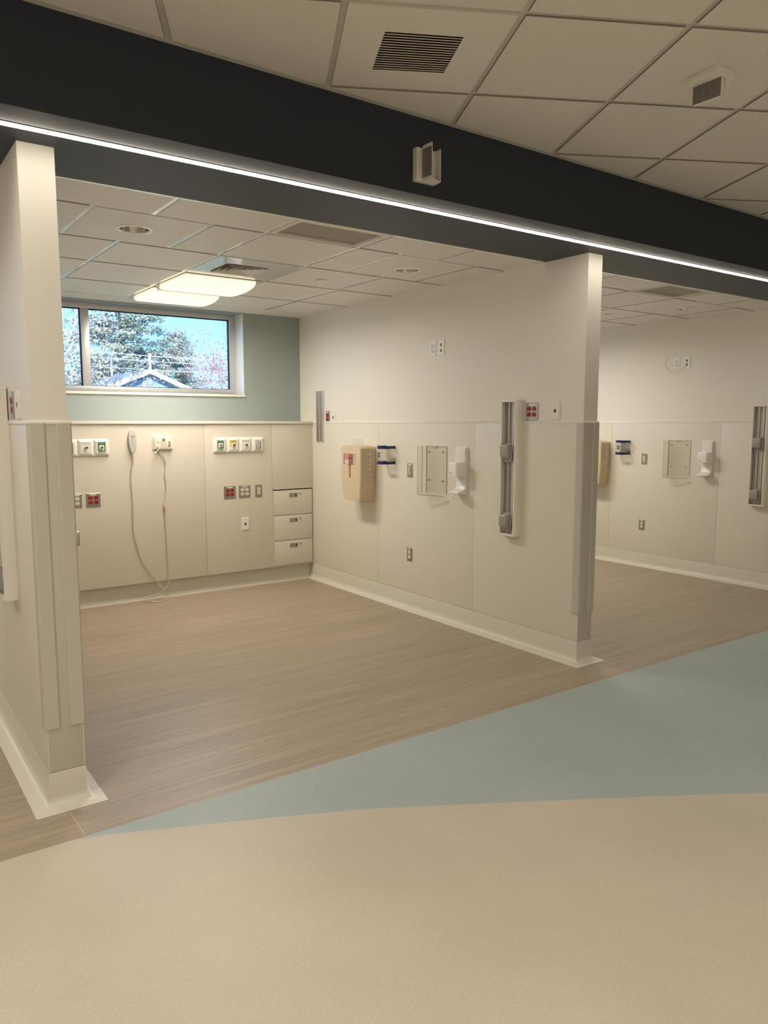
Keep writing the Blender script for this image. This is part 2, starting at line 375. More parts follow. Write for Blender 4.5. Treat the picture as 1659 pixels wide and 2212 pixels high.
# ------------------------------------------------------------------ ceilings
def tiles(polys, z, name, parent, drop=.014, holes=(), m_='tile'):
    mb = MB().use(m_)
    for P in polys:
        if len(P) < 3: continue
        hs = [h for h in holes if min(p[0] for p in P) < h[0] < max(p[0] for p in P) and min(p[1] for p in P) < h[1] < max(p[1] for p in P)]
        if hs and len(P) == 4:
            hx, hy, hr = hs[0]; n = 32; O_ = []; I_ = []
            x0, y0, x1, y1 = min(p[0] for p in P), min(p[1] for p in P), max(p[0] for p in P), max(p[1] for p in P)
            for k in range(n):
                a = 2*PI*(k+.5)/n; c_, s_ = math.cos(a), math.sin(a)
                t = min(((x1-hx) if c_ > 0 else (x0-hx))/c_, ((y1-hy) if s_ > 0 else (y0-hy))/s_)
                O_.append((hx+t*c_, hy+t*s_)); I_.append((hx+hr*c_, hy+hr*s_))
            def corner_fix(L_):
                out = []
                for k in range(n):
                    out.append(L_[k])
                return out
            # snap the outline samples nearest to each corner onto it
            for cx, cy in ((x0, y0), (x1, y0), (x1, y1), (x0, y1)):
                k = min(range(n), key=lambda i_: (O_[i_][0]-cx)**2+(O_[i_][1]-cy)**2); O_[k] = (cx, cy)
            mb.loft([[(x, y, z+drop) for x, y in O_], [(x, y, z) for x, y in O_], [(x, y, z) for x, y in I_], [(x, y, z+drop) for x, y in I_]], False)
        else:
            n = len(P); mb.use(m_); mb.add([(x, y, z) for x, y in P], [tuple(range(n))]); mb.use('tileshade')
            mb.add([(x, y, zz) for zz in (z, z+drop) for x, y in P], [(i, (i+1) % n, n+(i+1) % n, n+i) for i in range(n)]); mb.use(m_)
    return mb.build(name, parent=parent)
# main ceiling: 2x2 grid set 28 degrees to the beam
O = Vector((1.7003, 2.7782)); E1 = Vector((.5261, -.2788)); E2 = Vector((.2796, .5663))
mb = MB().use('dimgrid'); mb.box((RX0, BF-.024, ZM-.001), (RX1, BF, ZM+.012))
def tee(mb, p, q, w_=.0125, z=ZM+.006, lim=None):
    d = (Vector(q)-Vector(p)).normalized()*w_; P = [(p[0]+d.y, p[1]-d.x), (q[0]+d.y, q[1]-d.x), (q[0]-d.y, q[1]+d.x), (p[0]-d.y, p[1]+d.x)]
    for c_ in lim or (): P = clip(P, *c_)
    if len(P) > 2: mb.prismz(P, z, z+.02)
LIM = ((0, 1, BF), (0, -1, -RY0), (1, 0, RX1), (-1, 0, -RX0))
for i in range(-17, 27): tee(mb, O+E1*i+E2*-24, O+E1*i+E2*14, lim=LIM)
for j in range(-24, 14): tee(mb, O+E1*-18+E2*j, O+E1*28+E2*j, z=ZM+.0062, lim=LIM)
mc = struct(mb.build('ceiling'), 'suspended ceiling of square tiles over the main area')
polys = []; g = .0130
skip = {(0, -1)}
LIGHTS = {(-3, -3), (0, -5), (4, -6), (7, -5), (3, -10), (9, -9), (-2, -8), (7, -12), (0, -12), (-7, -6), (-4, -12), (12, -8)}
for i in range(-16, 26):
    for j in range(-22, 12):
        if (i, j) in skip or (i, j) in LIGHTS: continue
        p = O+E1*i+E2*j; a, b = E1.normalized()*g, E2.normalized()*g
        q = [p+a+b, p+E1-a+b, p+E1+E2-a-b, p+E2+a-b]; q = [(v.x, v.y) for v in q]
        for c_ in ((0, 1, BF-.026), (0, -1, -RY0), (1, 0, RX1), (-1, 0, -RX0)): q = clip(q, *c_)
        if len(q) > 2: polys.append(q)
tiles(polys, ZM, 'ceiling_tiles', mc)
# return grille in the main ceiling
root = thing('ceiling_vent', 'square grey-white return air grille with dark slats in the main ceiling', 'vent', (0, 0, 0))
p = O+E2*(-1); a, b = E1.normalized()*.012, E2.normalized()*.012
outer = [p+a+b, p+E1-a+b, p+E1+E2-a-b, p+E2+a-b]
inner = [Vector(v) for v in ((1.637, 2.295), (1.886, 2.165), (2.006, 2.418), (1.761, 2.554))]
mb = MB().use('drywall')
A = [(v.x, v.y, ZM-.001) for v in outer]; Bp = [(v.x, v.y, ZM-.001) for v in inner]
order = [0, 1, 2, 3]
oo = [min(outer, key=lambda v: (v-q).length) for q in inner]
A = [(v.x, v.y, ZM-.001) for v in oo]
mb.add(A+Bp, [(0, 1, 5, 4), (1, 2, 6, 5), (2, 3, 7, 6), (3, 0, 4, 7)])
mb.add([(v[0], v[1], zz) for zz in (ZM-.001, ZM+.014) for v in A], [(0, 1, 5, 4), (1, 2, 6, 5), (2, 3, 7, 6), (3, 0, 4, 7)]); mb.build('face_panel', parent=root)
mb = MB().use('darkslot'); T = [(x, y, ZM+.11) for x, y, z in Bp]
mb.add(Bp+T, [(0, 1, 5, 4), (1, 2, 6, 5), (2, 3, 7, 6), (3, 0, 4, 7), (4, 5, 6, 7)]); mb.mats = ['black']; mb.build('duct_box', parent=root)
for k in range(15):
    t = (k+.9)/15.4; p0 = inner[0].lerp(inner[3], t); p1 = inner[1].lerp(inner[2], t); d = (inner[3]-inner[0]).normalized()*.0026
    mb = MB().use('wall'); mb.prismz([(p0.x-d.x*.7, p0.y-d.y*.7), (p1.x-d.x*.7, p1.y-d.y*.7), (p1.x+d.x*.7, p1.y+d.y*.7), (p0.x+d.x*.7, p0.y+d.y*.7)], ZM-.0005, ZM+.0015); mb.build('slat', parent=root)
# recessed room lights of the main area
for n_, (i, j) in enumerate(sorted(LIGHTS)):
    p = O+E1*i+E2*j; a, b = E1.normalized()*g, E2.normalized()*g; c_ = p+E1*.5+E2*.5
    q = [p+a+b, p+E1-a+b, p+E1+E2-a-b, p+E2+a-b]; q = [(v.x-c_.x, v.y-c_.y) for v in q]
    if c_.y > 2.2 or c_.y < RY0+.4 or c_.x < RX0+.4 or c_.x > RX1-.4: continue
    root = thing('ceiling_light', 'square recessed ceiling light over the open floor', 'light', (c_.x, c_.y, ZM), 0, 'recessed lights of the main ceiling')
    mb = MB().use('glossw'); qi = [(x*.9, y*.9) for x, y in q]
    mb.add([(x, y, 0) for x, y in q]+[(x, y, 0) for x, y in qi], [(0, 1, 5, 4), (1, 2, 6, 5), (2, 3, 7, 6), (3, 0, 4, 7)]); mb.build('frame', parent=root)
    la = bpy.data.lights.new('lamp', 'AREA'); la.shape = 'SQUARE'; la.size = .5; la.energy = ROOM_W; la.color = (1, .91, .78); la.spread = math.radians(150)
    lo = bpy.data.objects.new('lamp', la); C.objects.link(lo); lo.parent = root; lo.location = (0, 0, -.002); lo.rotation_euler = (0, 0, math.atan2(E1.y, E1.x))

# bay ceilings
ROWS = [(BB, 3.850, (1.33, 1.95, 2.55, 3.15)), (3.850, 4.512, (1.042, 1.645, 1.953, 2.558, 2.872, 3.483)),
        (4.512, 5.14, (1.353, 1.972, 2.585, 3.205)), (5.14, 5.822, (1.353, 1.978, 2.592, 3.225)), (5.822, 6.442, (1.353, 1.985, 2.60, 3.235))]
for bi, (x0, x1, dx) in enumerate(BAYS):
    dxc = {0: 0, 1: 0}.get(0) or (0 if dx == 0 else (dx-.02 if dx > 0 else dx))
    mb = MB().use('grid')
    for ri, (ya, yb, js) in enumerate(ROWS):
        tee(mb, (x0, yb), (x1, yb), .0125, ZC+.0035)
        for j in js:
            if x0+.03 < j+dxc < x1-.03: tee(mb, (j+dxc, ya), (j+dxc, yb), .0125, ZC+.0020)
    mb.use('drywall').box((x0, 6.442, ZC), (x1, YW+.17, ZC+.05))
    mb.use('grid'); mb.box((x0, BB, ZC-.001), (x1, BB+.018, ZC+.01)); mb.box((x0, BB, ZC-.001), (x0+.012, 6.442, ZC+.01)); mb.box((x1-.012, BB, ZC-.001), (x1, 6.442, ZC+.01))
    bc = struct(mb.build('ceiling.%03d' % (bi+2)), 'suspended tile ceiling of a patient bay')
    polys = []
    for ri, (ya, yb, js) in enumerate(ROWS):
        xs_ = [x0]+[j+dxc for j in js if x0+.03 < j+dxc < x1-.03]+[x1]
        for a, b in zip(xs_[:-1], xs_[1:]):
            mid = (a+b)/2-dxc
            if ri == 0 and 1.95 < mid < 2.55: continue
            if ri >= 2 and 1.97 < mid < 2.6: continue
            aa = a+.0125; b2 = b-.0125
            polys.append([(aa, ya+(.0125 if ri else .019)), (b2, ya+(.0125 if ri else .019)), (b2, yb-.0125), (aa, yb-.0125)])
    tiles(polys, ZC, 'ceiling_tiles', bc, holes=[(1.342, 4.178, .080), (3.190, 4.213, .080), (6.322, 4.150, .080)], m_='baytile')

# ------------------------------------------------------------------ ceiling fixtures in the bays
def troffer(x, y, w_, h_, label, grp):
    root = thing('ceiling_light', label, 'light', (x, y, ZC), 0, grp)
    mb = MB().use('glossw')
    a, b, t = w_/2-.012, h_/2-.012, .028
    for bx in (((-a, -b), (a, -b+t)), ((-a, b-t), (a, b)), ((-a, -b+t), (-a+t, b-t)), ((a-t, -b+t), (a, b-t))):
        mb.box((*bx[0], -.002), (*bx[1], .006))
    mb.build('frame', parent=root)
    mb = MB().use('lens'); a -= t; b -= t; rings = []
    n = 14; prof = [(-b*math.cos(PI*k/n), -.056*math.sin(PI*k/n)**.75) for k in range(n+1)]
    rings = [[(x_, y_, z_) for y_, z_ in prof] for x_ in (-a, -a+.004, a-.004, a)]
    mb.loft(rings); mb.build('lens', parent=root, angle=50)
    la = bpy.data.lights.new('lamp', 'AREA'); la.shape = 'RECTANGLE'; la.size = 2*a-.27; la.size_y = 2*b-.06; la.energy = BAY_W; la.color = WARM; la.spread = math.radians(174)
    lo = bpy.data.objects.new('lamp', la); C.objects.link(lo); lo.parent = root; lo.location = (0, 0, -.060)
    mb = MB().use('cap'); mb.box((-a-.01, b+.004, -.030), (a+.01, b+.026, -.001)); mb.build('end_bar', parent=root, bevel=.002)
def downlight(x, y, label, grp):
    root = thing('downlight', label, 'light', (x, y, ZC), 0, grp)
    n = 32; ring = lambda r_, z: [(r_*math.cos(2*PI*i/n), r_*math.sin(2*PI*i/n), z) for i in range(n)]
    mb = MB().use('grid'); mb.loft([ring(.096, .001), ring(.095, -.004), ring(.082, -.006), ring(.075, -.001)], False); mb.build('trim_ring', parent=root)
    mb = MB().use('mirror'); mb.loft([ring(.075, -.001), ring(.072, .02), ring(.058, .06), ring(.03, .09)], False); mb.build('reflector', parent=root, angle=60)
    mb = MB().use('darkslot'); mb.loft([ring(.03, .09), ring(.02, .091)]); mb.build('socket', parent=root)
    mb = MB().use('cream'); mb.loft([ring(.010, .078), ring(.016, .080), ring(.018, .052), ring(.012, .043)]); mb.build('bulb', parent=root)
for dxc, lab, g2 in ((0, 'in the front bay', None), (3.16, 'in the next bay', None), (-3.17, 'in the bay behind the near partition', None)):
    troffer(2.285+dxc, 5.481, .60, .65, 'lit square drop-lens light nearer the air diffuser '+lab, g2)
    troffer(2.292+dxc, 6.132, .60, .60, 'lit square drop-lens light nearer the window '+lab, g2)
# the tile openings of downlights need real holes: shallow cans are hidden by a black recess
downlight(1.342, 4.178, 'round recessed downlight in the front bay, nearer the near partition', 'unlit round downlights')
downlight(3.190, 4.213, 'round recessed downlight in the front bay, nearer the middle partition', 'unlit round downlights')
downlight(6.322, 4.150, 'round recessed downlight in the ceiling of the next bay', 'unlit round downlights')
def flat_vent(dx, label):
    root = thing('ceiling_panel_vent', label, 'vent', (2.25+dx, 3.667, ZC))
    a, b = .29, .175; mb = MB().use('glossw')
    for (t0, t1, z) in ((0, .020, -.003),):
        mb.use('drywall')
        mb.box((-a, -b, z), (a, -b+.034, .012)); mb.box((-a, b-.022, z), (a, b, .012)); mb.box((-a, -b+.034, z), (-a+.03, b-.022, .012)); mb.box((a-.042, -b+.034, z), (a, b-.022, .012))
    mb.build('frame', parent=root, bevel=.001)
    mb = MB().use('perf'); mb.box((-a+.01, -b+.01, .010), (a-.01, b-.01, .012)); mb.build('perforated_plate', parent=root)
flat_vent(0, 'grey perforated flat ceiling vent beside the beam in the front bay')
flat_vent(3.155, 'grey perforated flat ceiling vent beside the beam in the next bay')
def diffuser(dx, label):
    root = thing('ceiling_diffuser', label, 'vent', (2.278+dx, 4.826, ZC))
    mb = MB().use('glossw'); a, b = .297, .302; cx, cy = -.02, .035; h = .148
    z = -.001; O4 = [(-a, -b), (a, -b), (a, b), (-a, b)]; I4 = [(cx-h, cy-h), (cx+h, cy-h), (cx+h, cy+h), (cx-h, cy+h)]
    mb.add([(x, y, z) for x, y in O4+I4], [(0, 1, 5, 4), (1, 2, 6, 5), (2, 3, 7, 6), (3, 0, 4, 7)])
    mb.add([(x, y, zz) for zz in (z, .014) for x, y in O4], [(0, 1, 5, 4), (1, 2, 6, 5), (2, 3, 7, 6), (3, 0, 4, 7)]); mb.build('face_panel', parent=root)
    mb = MB().use('black'); mb.add([(x, y, .10) for x, y in I4], [(0, 1, 2, 3)]); mb.add([(x, y, zz) for zz in (z, .10) for x, y in I4], [(0, 1, 5, 4), (1, 2, 6, 5), (2, 3, 7, 6), (3, 0, 4, 7)]); mb.build('neck', parent=root)
    for k in range(4):
        h1 = h*(1-.24*k)-.004; h0 = h1-.027
        q = lambda hh, zz: [(cx-hh, cy-hh, zz), (cx+hh, cy-hh, zz), (cx+hh, cy+hh, zz), (cx-hh, cy+hh, zz)]
        m2 = MB().use('white'); m2.loft([q(h1, -.006), q(h0, .022), q(h0-.0015, .022), q(h1-.002, -.007)], False); m2.build('cone_blade', parent=root)
diffuser(0, 'square metal air diffuser with stepped louvres next to the lit ceiling light')
diffuser(3.155, 'square metal air diffuser in the ceiling of the next bay')
for x, y, lab in ((2.899, 4.863, 'small round white sprinkler cover plate in the front bay ceiling'), (6.030, 4.785, 'small round white sprinkler cover plate in the next bay ceiling')):
    o = MB().use('white').cyl((0, 0, -.008), .036, .006, 'z', 28, .038).use('midgrey').cyl((0, 0, -.002), .033, .003, 'z', 24).build('sprinkler_cover', angle=40); o.location = (x, y, ZC)
    tag(o, lab, 'sprinkler cover')

# ------------------------------------------------------------------ windows
for i, (a, b, dx) in enumerate(openings):
    root = bpy.data.objects.new('window_%d' % (i+1), None); C.objects.link(root); root['kind'] = 'structure'; root.location = ((a+b)/2, 6.92, 1.806)
    root['label'] = 'high horizontal window in the back wall'
    c0 = (a+b)/2; wl = lambda x: x-c0
    y0, y1 = -.022, .045; zb, zt = 0, OZ1-1.806; fr = .062; mull = (1.725+dx-c0, 1.792+dx-c0)
    L_, R_ = wl(a), wl(b)
    mb = MB().use('frameal'); mb.box((L_, y0, zb), (R_, y1, zb+.052)); mb.box((L_, y0, zt-.045), (R_, y1, zt)); mb.box((L_, y0, zb+.052), (L_+fr, y1, zt-.045)); mb.box((R_-fr, y0, zb+.052), (R_, y1, zt-.045))
    if mull[0] > L_+.2: mb.box((mull[0], y0, zb+.052), (mull[1], y1, zt-.045))
    mb.build('window_frame', parent=root, bevel=.003)
    panes = [(mull[1], R_-fr)]+([(L_+fr, mull[0])] if mull[0] > L_+.2 else [])
    for p0, p1 in panes:
        mb = MB().use('gasket'); z0, z1 = zb+.052, zt-.045; t = .009
        mb.box((p0, .0, z0), (p0+t*.6, .02, z1)); mb.box((p1-t, .0, z0), (p1, .02, z1)); mb.box((p0, 0, z0), (p1, .02, z0+t*.6)); mb.box((p0, 0, z1-t), (p1, .02, z1)); mb.build('gasket', parent=root)
        mb = MB().use('glass'); mb.add([(p0, .012, z0), (p1, .012, z0), (p1, .012, z1), (p0, .012, z1)], [(0, 1, 2, 3)]); mb.build('pane', parent=root)
    mb = MB().use('white')                       # painted reveal lining and sill
    ys = YW-6.92
    mb.box((L_, ys, zb), (L_+.004, y0, zt)); mb.box((R_-.004, ys, zb), (R_, y0, zt)); mb.build('reveal', parent=root)
    mb = MB().use('cap'); mb.box((L_-.006, ys-.014, -.022), (R_+.006, y0, 0)); mb.build('sill', parent=root, bevel=.002)

# ------------------------------------------------------------------ wall devices (local: x right, -y out of the wall, z up)
def plate(mb, w_, h_, d=.005, r_=.004, bev=.003):
    o = rrect(w_, h_, r_); i_ = rrect(w_-2*bev, h_-2*bev, r_)
    mb.loft([[(x, 0, z) for x, z in o], [(x, -d*.5, z) for x, z in o], [(x, -d, z) for x, z in i_]])
def recept(root, x, z, col, slot, r_=.0172, d=.005):
    mb = MB().use(col); pts = []
    for k in range(28):
        a = 2*PI*k/28; pts.append((x+r_*math.cos(a), z+max(-r_*.78, min(r_*.78, r_*math.sin(a)))))
    mb.prismy(pts, -d-.003, -d+.001); o = mb.build('receptacle', parent=root)
    mb = MB().use(slot); e = -d-.0034
    for bx in ((-.0075, -.0055, -.001, .008), (.0055, .0072, .000, .0075)): mb.box((x+bx[0], e, z+bx[2]), (x+bx[1], e+.001, z+bx[3]))
    mb.cyl((x, e, z-.006), .0026, .001, 'y', 10); mb.build('slots', parent=o)
def outlet(loc, rotz, label, cols=1, face='steel', col='cream', slot='darkslot', strip=True, grp=None, name='wall_outlet', w_=None):
    root = thing(name, label, 'outlet', loc, rotz, grp); wd = w_ or (.072 if cols == 1 else .116)
    mb = MB().use(face); plate(mb, wd, .116); mb.build('cover_plate', parent=root, angle=25)
    for cx in ([0] if cols == 1 else [-.023, .023]):
        for cz in (.0185, -.0195): recept(root, cx, cz, col, slot)
    if strip:
        mb = MB().use('whiteink'); mb.box((-.018 if cols == 1 else -.025, -.0057, .0415), (.018 if cols == 1 else .025, -.005, .0505)); mb.build('label_strip', parent=root)
    mb = MB().use('steel'); mb.cyl((0, -.0062, 0), .003, .001, 'y', 10); mb.build('screw', parent=root)
    return root
def data_plate(loc, rotz, label, jacks=1, face='white'):
    root = thing('data_outlet', label, 'data outlet', loc, rotz)
    mb = MB().use(face); plate(mb, .074, .116, .007); mb.build('cover_plate', parent=root, angle=25)
    zs = [0] if jacks == 1 else [.021, -.021]
    for z in zs:
        mb = MB().use('white' if face != 'white' else 'cream'); mb.box((-.0115, -.0085, z-.013), (.0115, -.0065, z+.013)); o = mb.build('jack', parent=root, bevel=.0008)
        mb = MB().use('black'); mb.box((-.0085, -.0092, z-.0105), (.0085, -.0084, z+.0105)); mb.build('port', parent=o)
    if jacks == 2:
        mb = MB().use('chrome'); mb.cyl((0, -.013, .0), .004, .007, 'y', 14); mb.build('coax_jack', parent=root)
    for z in (.045, -.045):
        mb = MB().use('cream' if face == 'white' else 'white'); mb.box((-.021, -.0078, z-.005), (.021, -.0068, z+.005)); mb.build('label_window', parent=root)
    return root
def switch(loc, rotz, label, dimmer=False):
    root = thing('light_switch', label, 'switch', loc, rotz)
    mb = MB().use('steel'); plate(mb, .072, .116); mb.build('cover_plate', parent=root, angle=25)
    mb = MB().use('ivory'); mb.box((-.0165, -.007, -.034), (.0165, -.0045, .034)); mb.build('rocker_frame', parent=root, bevel=.001)
    mb = MB().use('ivory'); mb.add([(-.013, -.0075, -.030), (.013, -.0075, -.030), (.013, -.0105, .030), (-.013, -.0105, .030), (-.013, -.006, -.030), (.013, -.006, -.030), (.013, -.006, .030), (-.013, -.006, .030)],
        [(0, 1, 2, 3), (4, 7, 6, 5), (0, 4, 5, 1), (1, 5, 6, 2), (2, 6, 7, 3), (3, 7, 4, 0)]); mb.build('rocker', parent=root)
    if dimmer:
        mb = MB().use('whiteink'); mb.box((-.017, -.0057, .041), (.017, -.005, .052)); mb.build('label_strip', parent=root)
        mb = MB().use('midgrey'); mb.box((.006, -.0112, -.02), (.009, -.0102, .026)); mb.build('dimmer_slide', parent=root)
def gas(loc, kind, label):
    root = thing('medical_gas_outlet', label, 'gas outlet', loc, 0)
    mb = MB().use('white'); w_, h_ = .1245, .139
    mb.loft([[(x, 0, z) for x, z in rrect(w_, h_, .008)], [(x, -.008, z) for x, z in rrect(w_, h_, .008)], [(x, -.022, z) for x, z in rrect(w_-.040, h_-.040, .004)]])
    mb.build('bezel', parent=root, angle=25)
    if kind == 'blank':
        mb = MB().use('steel'); mb.box((-.028, -.0245, -.044), (.028, -.021, .044)); mb.mats = ['alu']; mb.build('metal_insert', parent=root, bevel=.001)
        mb = MB().use('darkalu'); mb.box((-.017, -.0265, -.036), (.017, -.024, .026)); mb.mats = ['alu']; mb.build('slide_bracket', parent=root, bevel=.001)
        mb = MB().use('darkslot'); mb.box((.0175, -.0252, -.040), (.023, -.0244, .030)); mb.build('slot', parent=root)
        for z in (.033, -.030): MB().use('darkslot').cyl((-.002, -.0275, z), .0028, .0012, 'y', 10).build('screw', parent=root)
        return
    top = {'oxygen': 'green', 'air': 'yellow', 'vacuum': 'white'}[kind]; e = -.0225
    mb = MB().use(top); mb.box((-.030, e, -.043), (.030, -.021, .044)); mb.build('face_label', parent=root)
    if kind == 'oxygen':
        mb = MB().use('palegreen'); mb.box((-.030, e-.0004, -.043), (.030, e, -.026)); mb.build('lower_label', parent=root)
        mb = MB().use('white'); mb.prismy(rrect(.042, .042, .004, cx=0, cz=.0), e-.0012, e); mb.build('socket_plate', parent=root)
    elif kind == 'air':
        mb = MB().use('white'); mb.box((-.030, e-.0004, -.043), (.030, e, -.014)); mb.build('lower_label', parent=root)
        mb = MB().use('white'); mb.prismy(rrect(.036, .036, .004, cx=0, cz=0), e-.0012, e); mb.build('socket_plate', parent=root)
    if kind == 'oxygen': text('OXYGEN', .0095, 'whiteink', root, (0, e-.0005, .0345))
    elif kind == 'air': text('MEDICAL AIR', .0085, 'ink', root, (0, e-.0005, .0365))
    else: text('MEDICAL VACUUM', .0068, 'ink', root, (0, e-.0005, .0365))
    mb = MB().use('chrome'); mb.cyl((0, -.036, .0), .0105, .014, 'y', 20, .012); o = mb.build('socket', parent=root, angle=30)
    MB().use('black').cyl((0, -.0365, 0), .0062, .001, 'y', 14).build('bore', parent=o)
    if kind != 'oxygen':
        MB().use('black').cyl((.007, -.040, .0015), .0055, .012, 'y', 12).build('release_knob', parent=root)
    for z in (.024, -.027): MB().use('ink').cyl((0, e-.001, z), .0022, .001, 'y', 8).build('screw', parent=root)
    MB().use('midgrey').box((-.011, e-.001, -.0375), (.011, e-.0004, -.0345)).build('print', parent=root)

NY = -PI/2
# headwall, from the near partition to the cabinet
ZG = 1.338
for x, k, lab in ((1.486, 'blank', 'white framed gas outlet panel half hidden by the near partition'),
                  (1.6125, 'vacuum', 'white medical vacuum wall outlet beside the oxygen outlet near the handset'),
                  (1.737, 'oxygen', 'green oxygen wall outlet on the left side of the headwall, beside the handset'),
                  (2.7825, 'oxygen', 'green oxygen wall outlet at the start of the row of four'),
                  (2.9075, 'air', 'yellow medical air wall outlet, second in the row of four'),
                  (3.0325, 'vacuum', 'white medical vacuum wall outlet, third in the row of four'),
                  (3.1580, 'blank', 'wall panel with grey metal slide bracket, last in the row of four')):
    gas((x, YH, ZG), k, lab)
outlet((1.530, YH, .904), 0, 'steel duplex outlet with cream sockets half hidden by the near partition')
outlet((1.656, YH, .904), 0, 'steel plate with four red emergency sockets below the left oxygen outlet', 2, col='red', slot='red')
outlet((2.870, YH, .903), 0, 'steel plate with four red emergency sockets below the row of four gas outlets', 2, col='red', slot='red')
outlet((3.018, YH, .903), 0, 'steel plate with four cream sockets between the red outlet and the switch', 2)
switch((3.163, YH, .903), 0, 'ivory rocker switch on steel plate above the drawers')
data_plate((3.018, YH, .600), 0, 'white data plate with one jack low on the headwall')
root = thing('steel_wall_plate', 'narrow steel cover plate low on the headwall beside the near partition', 'cover plate', (1.499, YH, .595), 0)
mb = MB().use('steel'); plate(mb, .072, .118); mb.build('cover_plate', parent=root); mb = MB().use('whiteink'); mb.box((-.005, -.0057, .041), (.028, -.005, .05)); mb.build('label_strip', parent=root)
MB().use('ivory').box((-.017, -.007, -.034), (.017, -.0045, .034)).build('insert', parent=root, bevel=.001)

# built-in cabinet with three drawers
root = thing('built_in_cabinet', 'three-drawer bedside cabinet built flush into the headwall corner', 'cabinet', (3.531, YH, .155), 0)
mb = MB().use('headpanel'); a = .2255
mb.box((-a, -.004, .0), (-a+.007, .20, .758)); mb.box((a-.007, 0, 0), (a, .20, .758)); mb.box((-a, -.004, .750), (a, .20, .758)); mb.box((-a, 0, 0), (a, .20, .006)); mb.box((-a, .19, 0), (a, .20, .758)); mb.build('carcass', parent=root)
mb = MB().use('darkslot'); mb.box((-a+.007, .022, .006), (a-.007, .03, .750)); mb.build('inner_back', parent=root)
for n_, (z0, z1) in enumerate(((.009, .246), (.251, .494), (.499, .738))):
    m2 = MB().use('headpanel'); m2.box((-a+.011, -.002, z0), (a-.016, .018, z1)); dr = m2.build('drawer', parent=root, bevel=.0015)
    zc = z1-.050; cx = 0
    m2 = MB().use('steel'); w2, h2 = .043, .019
    for bx in (((-w2, -h2), (w2, -h2+.005)), ((-w2, h2-.005), (w2, h2)), ((-w2, -h2), (-w2+.006, h2)), ((w2-.006, -h2), (w2, h2))):
        m2.box((cx+bx[0][0], -.005, zc+bx[0][1]), (cx+bx[1][0], -.001, zc+bx[1][1]))
    m2.box((cx-w2+.006, -.0025, zc-h2+.005), (cx+w2-.022, -.0018, zc+h2-.005))
    m2.use('darkslot'); m2.box((cx+w2-.022, -.0026, zc-h2+.006), (cx+w2-.008, -.0020, zc+h2-.008)); m2.build('recessed_pull', parent=dr)
    m2 = MB().use('steel'); m2.cyl((cx+.073, -.006, zc+.010), .009, .005, 'y', 18); m2.use('darkslot'); m2.box((cx+.072, -.0065, zc+.004), (cx+.074, -.0058, zc+.016)); m2.build('lock', parent=dr)

# nurse call station with plug
root = thing('nurse_call_station', 'cream nurse call station with round speaker grille on the headwall', 'nurse call station', (2.255, YH, 1.367), 0)
mb = MB().use('cream'); plate(mb, .182, .122, .008, .010, .004); mb.build('back_plate', parent=root)
mb = MB().use('cream'); mb.loft([[(x, -.007, z) for x, z in rrect(.158, .108, .010)], [(x, -.024, z) for x, z in rrect(.150, .100, .010)]]); mb.build('housing', parent=root, bevel=.002)
mb = MB().use('ivory'); mb.cyl((.002, -.0255, -.014), .029, .002, 'y', 32); mb.mats = ['headpanel']; mb.build('speaker_grille', parent=root)
for x, z, r_ in ((.003, .029, .011), (.054, .004, .009), (.054, -.022, .009)):
    o = MB().use('darkslot').cyl((x, -.0275, z), r_, .004, 'y', 20).build('button', parent=root); MB().use('grey').cyl((x, -.0285, z), r_*.45, .002, 'y', 14).build('button_centre', parent=o)
MB().use('black').cyl((-.048, -.0265, .005), .004, .003, 'y', 12).build('indicator_light', parent=root)
MB().use('grey').cyl((-.046, -.034, -.029), .011, .011, 'y', 18, .013).build('cord_socket', parent=root)
MB().use('black').box((-.055, -.022, -.064), (-.036, -.006, -.053)).build('strain_relief', parent=root, bevel=.001)
MB().use('cream').tube([(-.032, -.040, -.026), (-.050, -.046, -.052), (-.072, -.050, -.070)], .0038, 8).use('cream').box((-.098, -.054, -.084), (-.068, -.047, -.072)).build('release_clip', parent=root, bevel=.001)

# pillow speaker handset with its cord
root = thing('pillow_speaker', 'grey pillow speaker handset with buttons and long beige cord, hung on the headwall', 'handset', (1.995, YH, 1.38), 0)
def hand(y, k=1.0):
    pts = []
    for i in range(36):
        a = 2*PI*i/36; z = math.cos(a); x = math.sin(a)
        wd = .0355*k*(1-.16*(1-z)/2*1.15); wd = .0375*k if z > .55 else (.0375-.0105*(.55-z)/1.55)*k
        zz = (.104 if z > 0 else .098)*z
        sx = math.copysign(abs(x)**.62, x)
        pts.append((wd*sx, y, zz*k**.5+.002))
    return pts
mb = MB().use('grey'); mb.loft([hand(-.001, .9), hand(-.008), hand(-.020), hand(-.026, .95)]); mb.build('handset_body', parent=root, angle=50)
y_ = -.0268
mb = MB().use('red').box((-.011, y_-.0015, .040), (.011, y_+.001, .060)); mb.use('pinklabel'); mb.mats = ['pinklabel']; mb.build('call_button', parent=root, bevel=.002)
rows_ = [(.047, (-.019, .019), .0055, 'midgrey'), (.026, (0,), .0065, 'midgrey'), (.026, (-.013, .013), .003, 'midgrey')]
for z in (.010, -.005, -.019, -.032): rows_.append((z, (-.015, 0, .015), .0046, 'midgrey'))
rows_ += [(-.050, (-.015, .015), .0055, 'midgrey'), (-.064, (-.015, .015), .0055, 'midgrey'), (-.079, (-.014, .014), .005, 'ink'), (-.0875, (0,), .0065, 'midgrey')]
for z, xs_, r_, c_ in rows_:
    for x in xs_: MB().use(c_).cyl((x, y_, z), r_*.85, .002, 'y', 14, r_).use('whiteink').cyl((x, y_-.0006, z), r_*.5, .001, 'y', 10).build('button', parent=root)
MB().use('cream').cyl((0, -.018, -.128), .008, .032, 'z', 14, .011).cyl((0, -.018, -.175), .0048, .05, 'z', 12, .0062).build('strain_relief', parent=root)
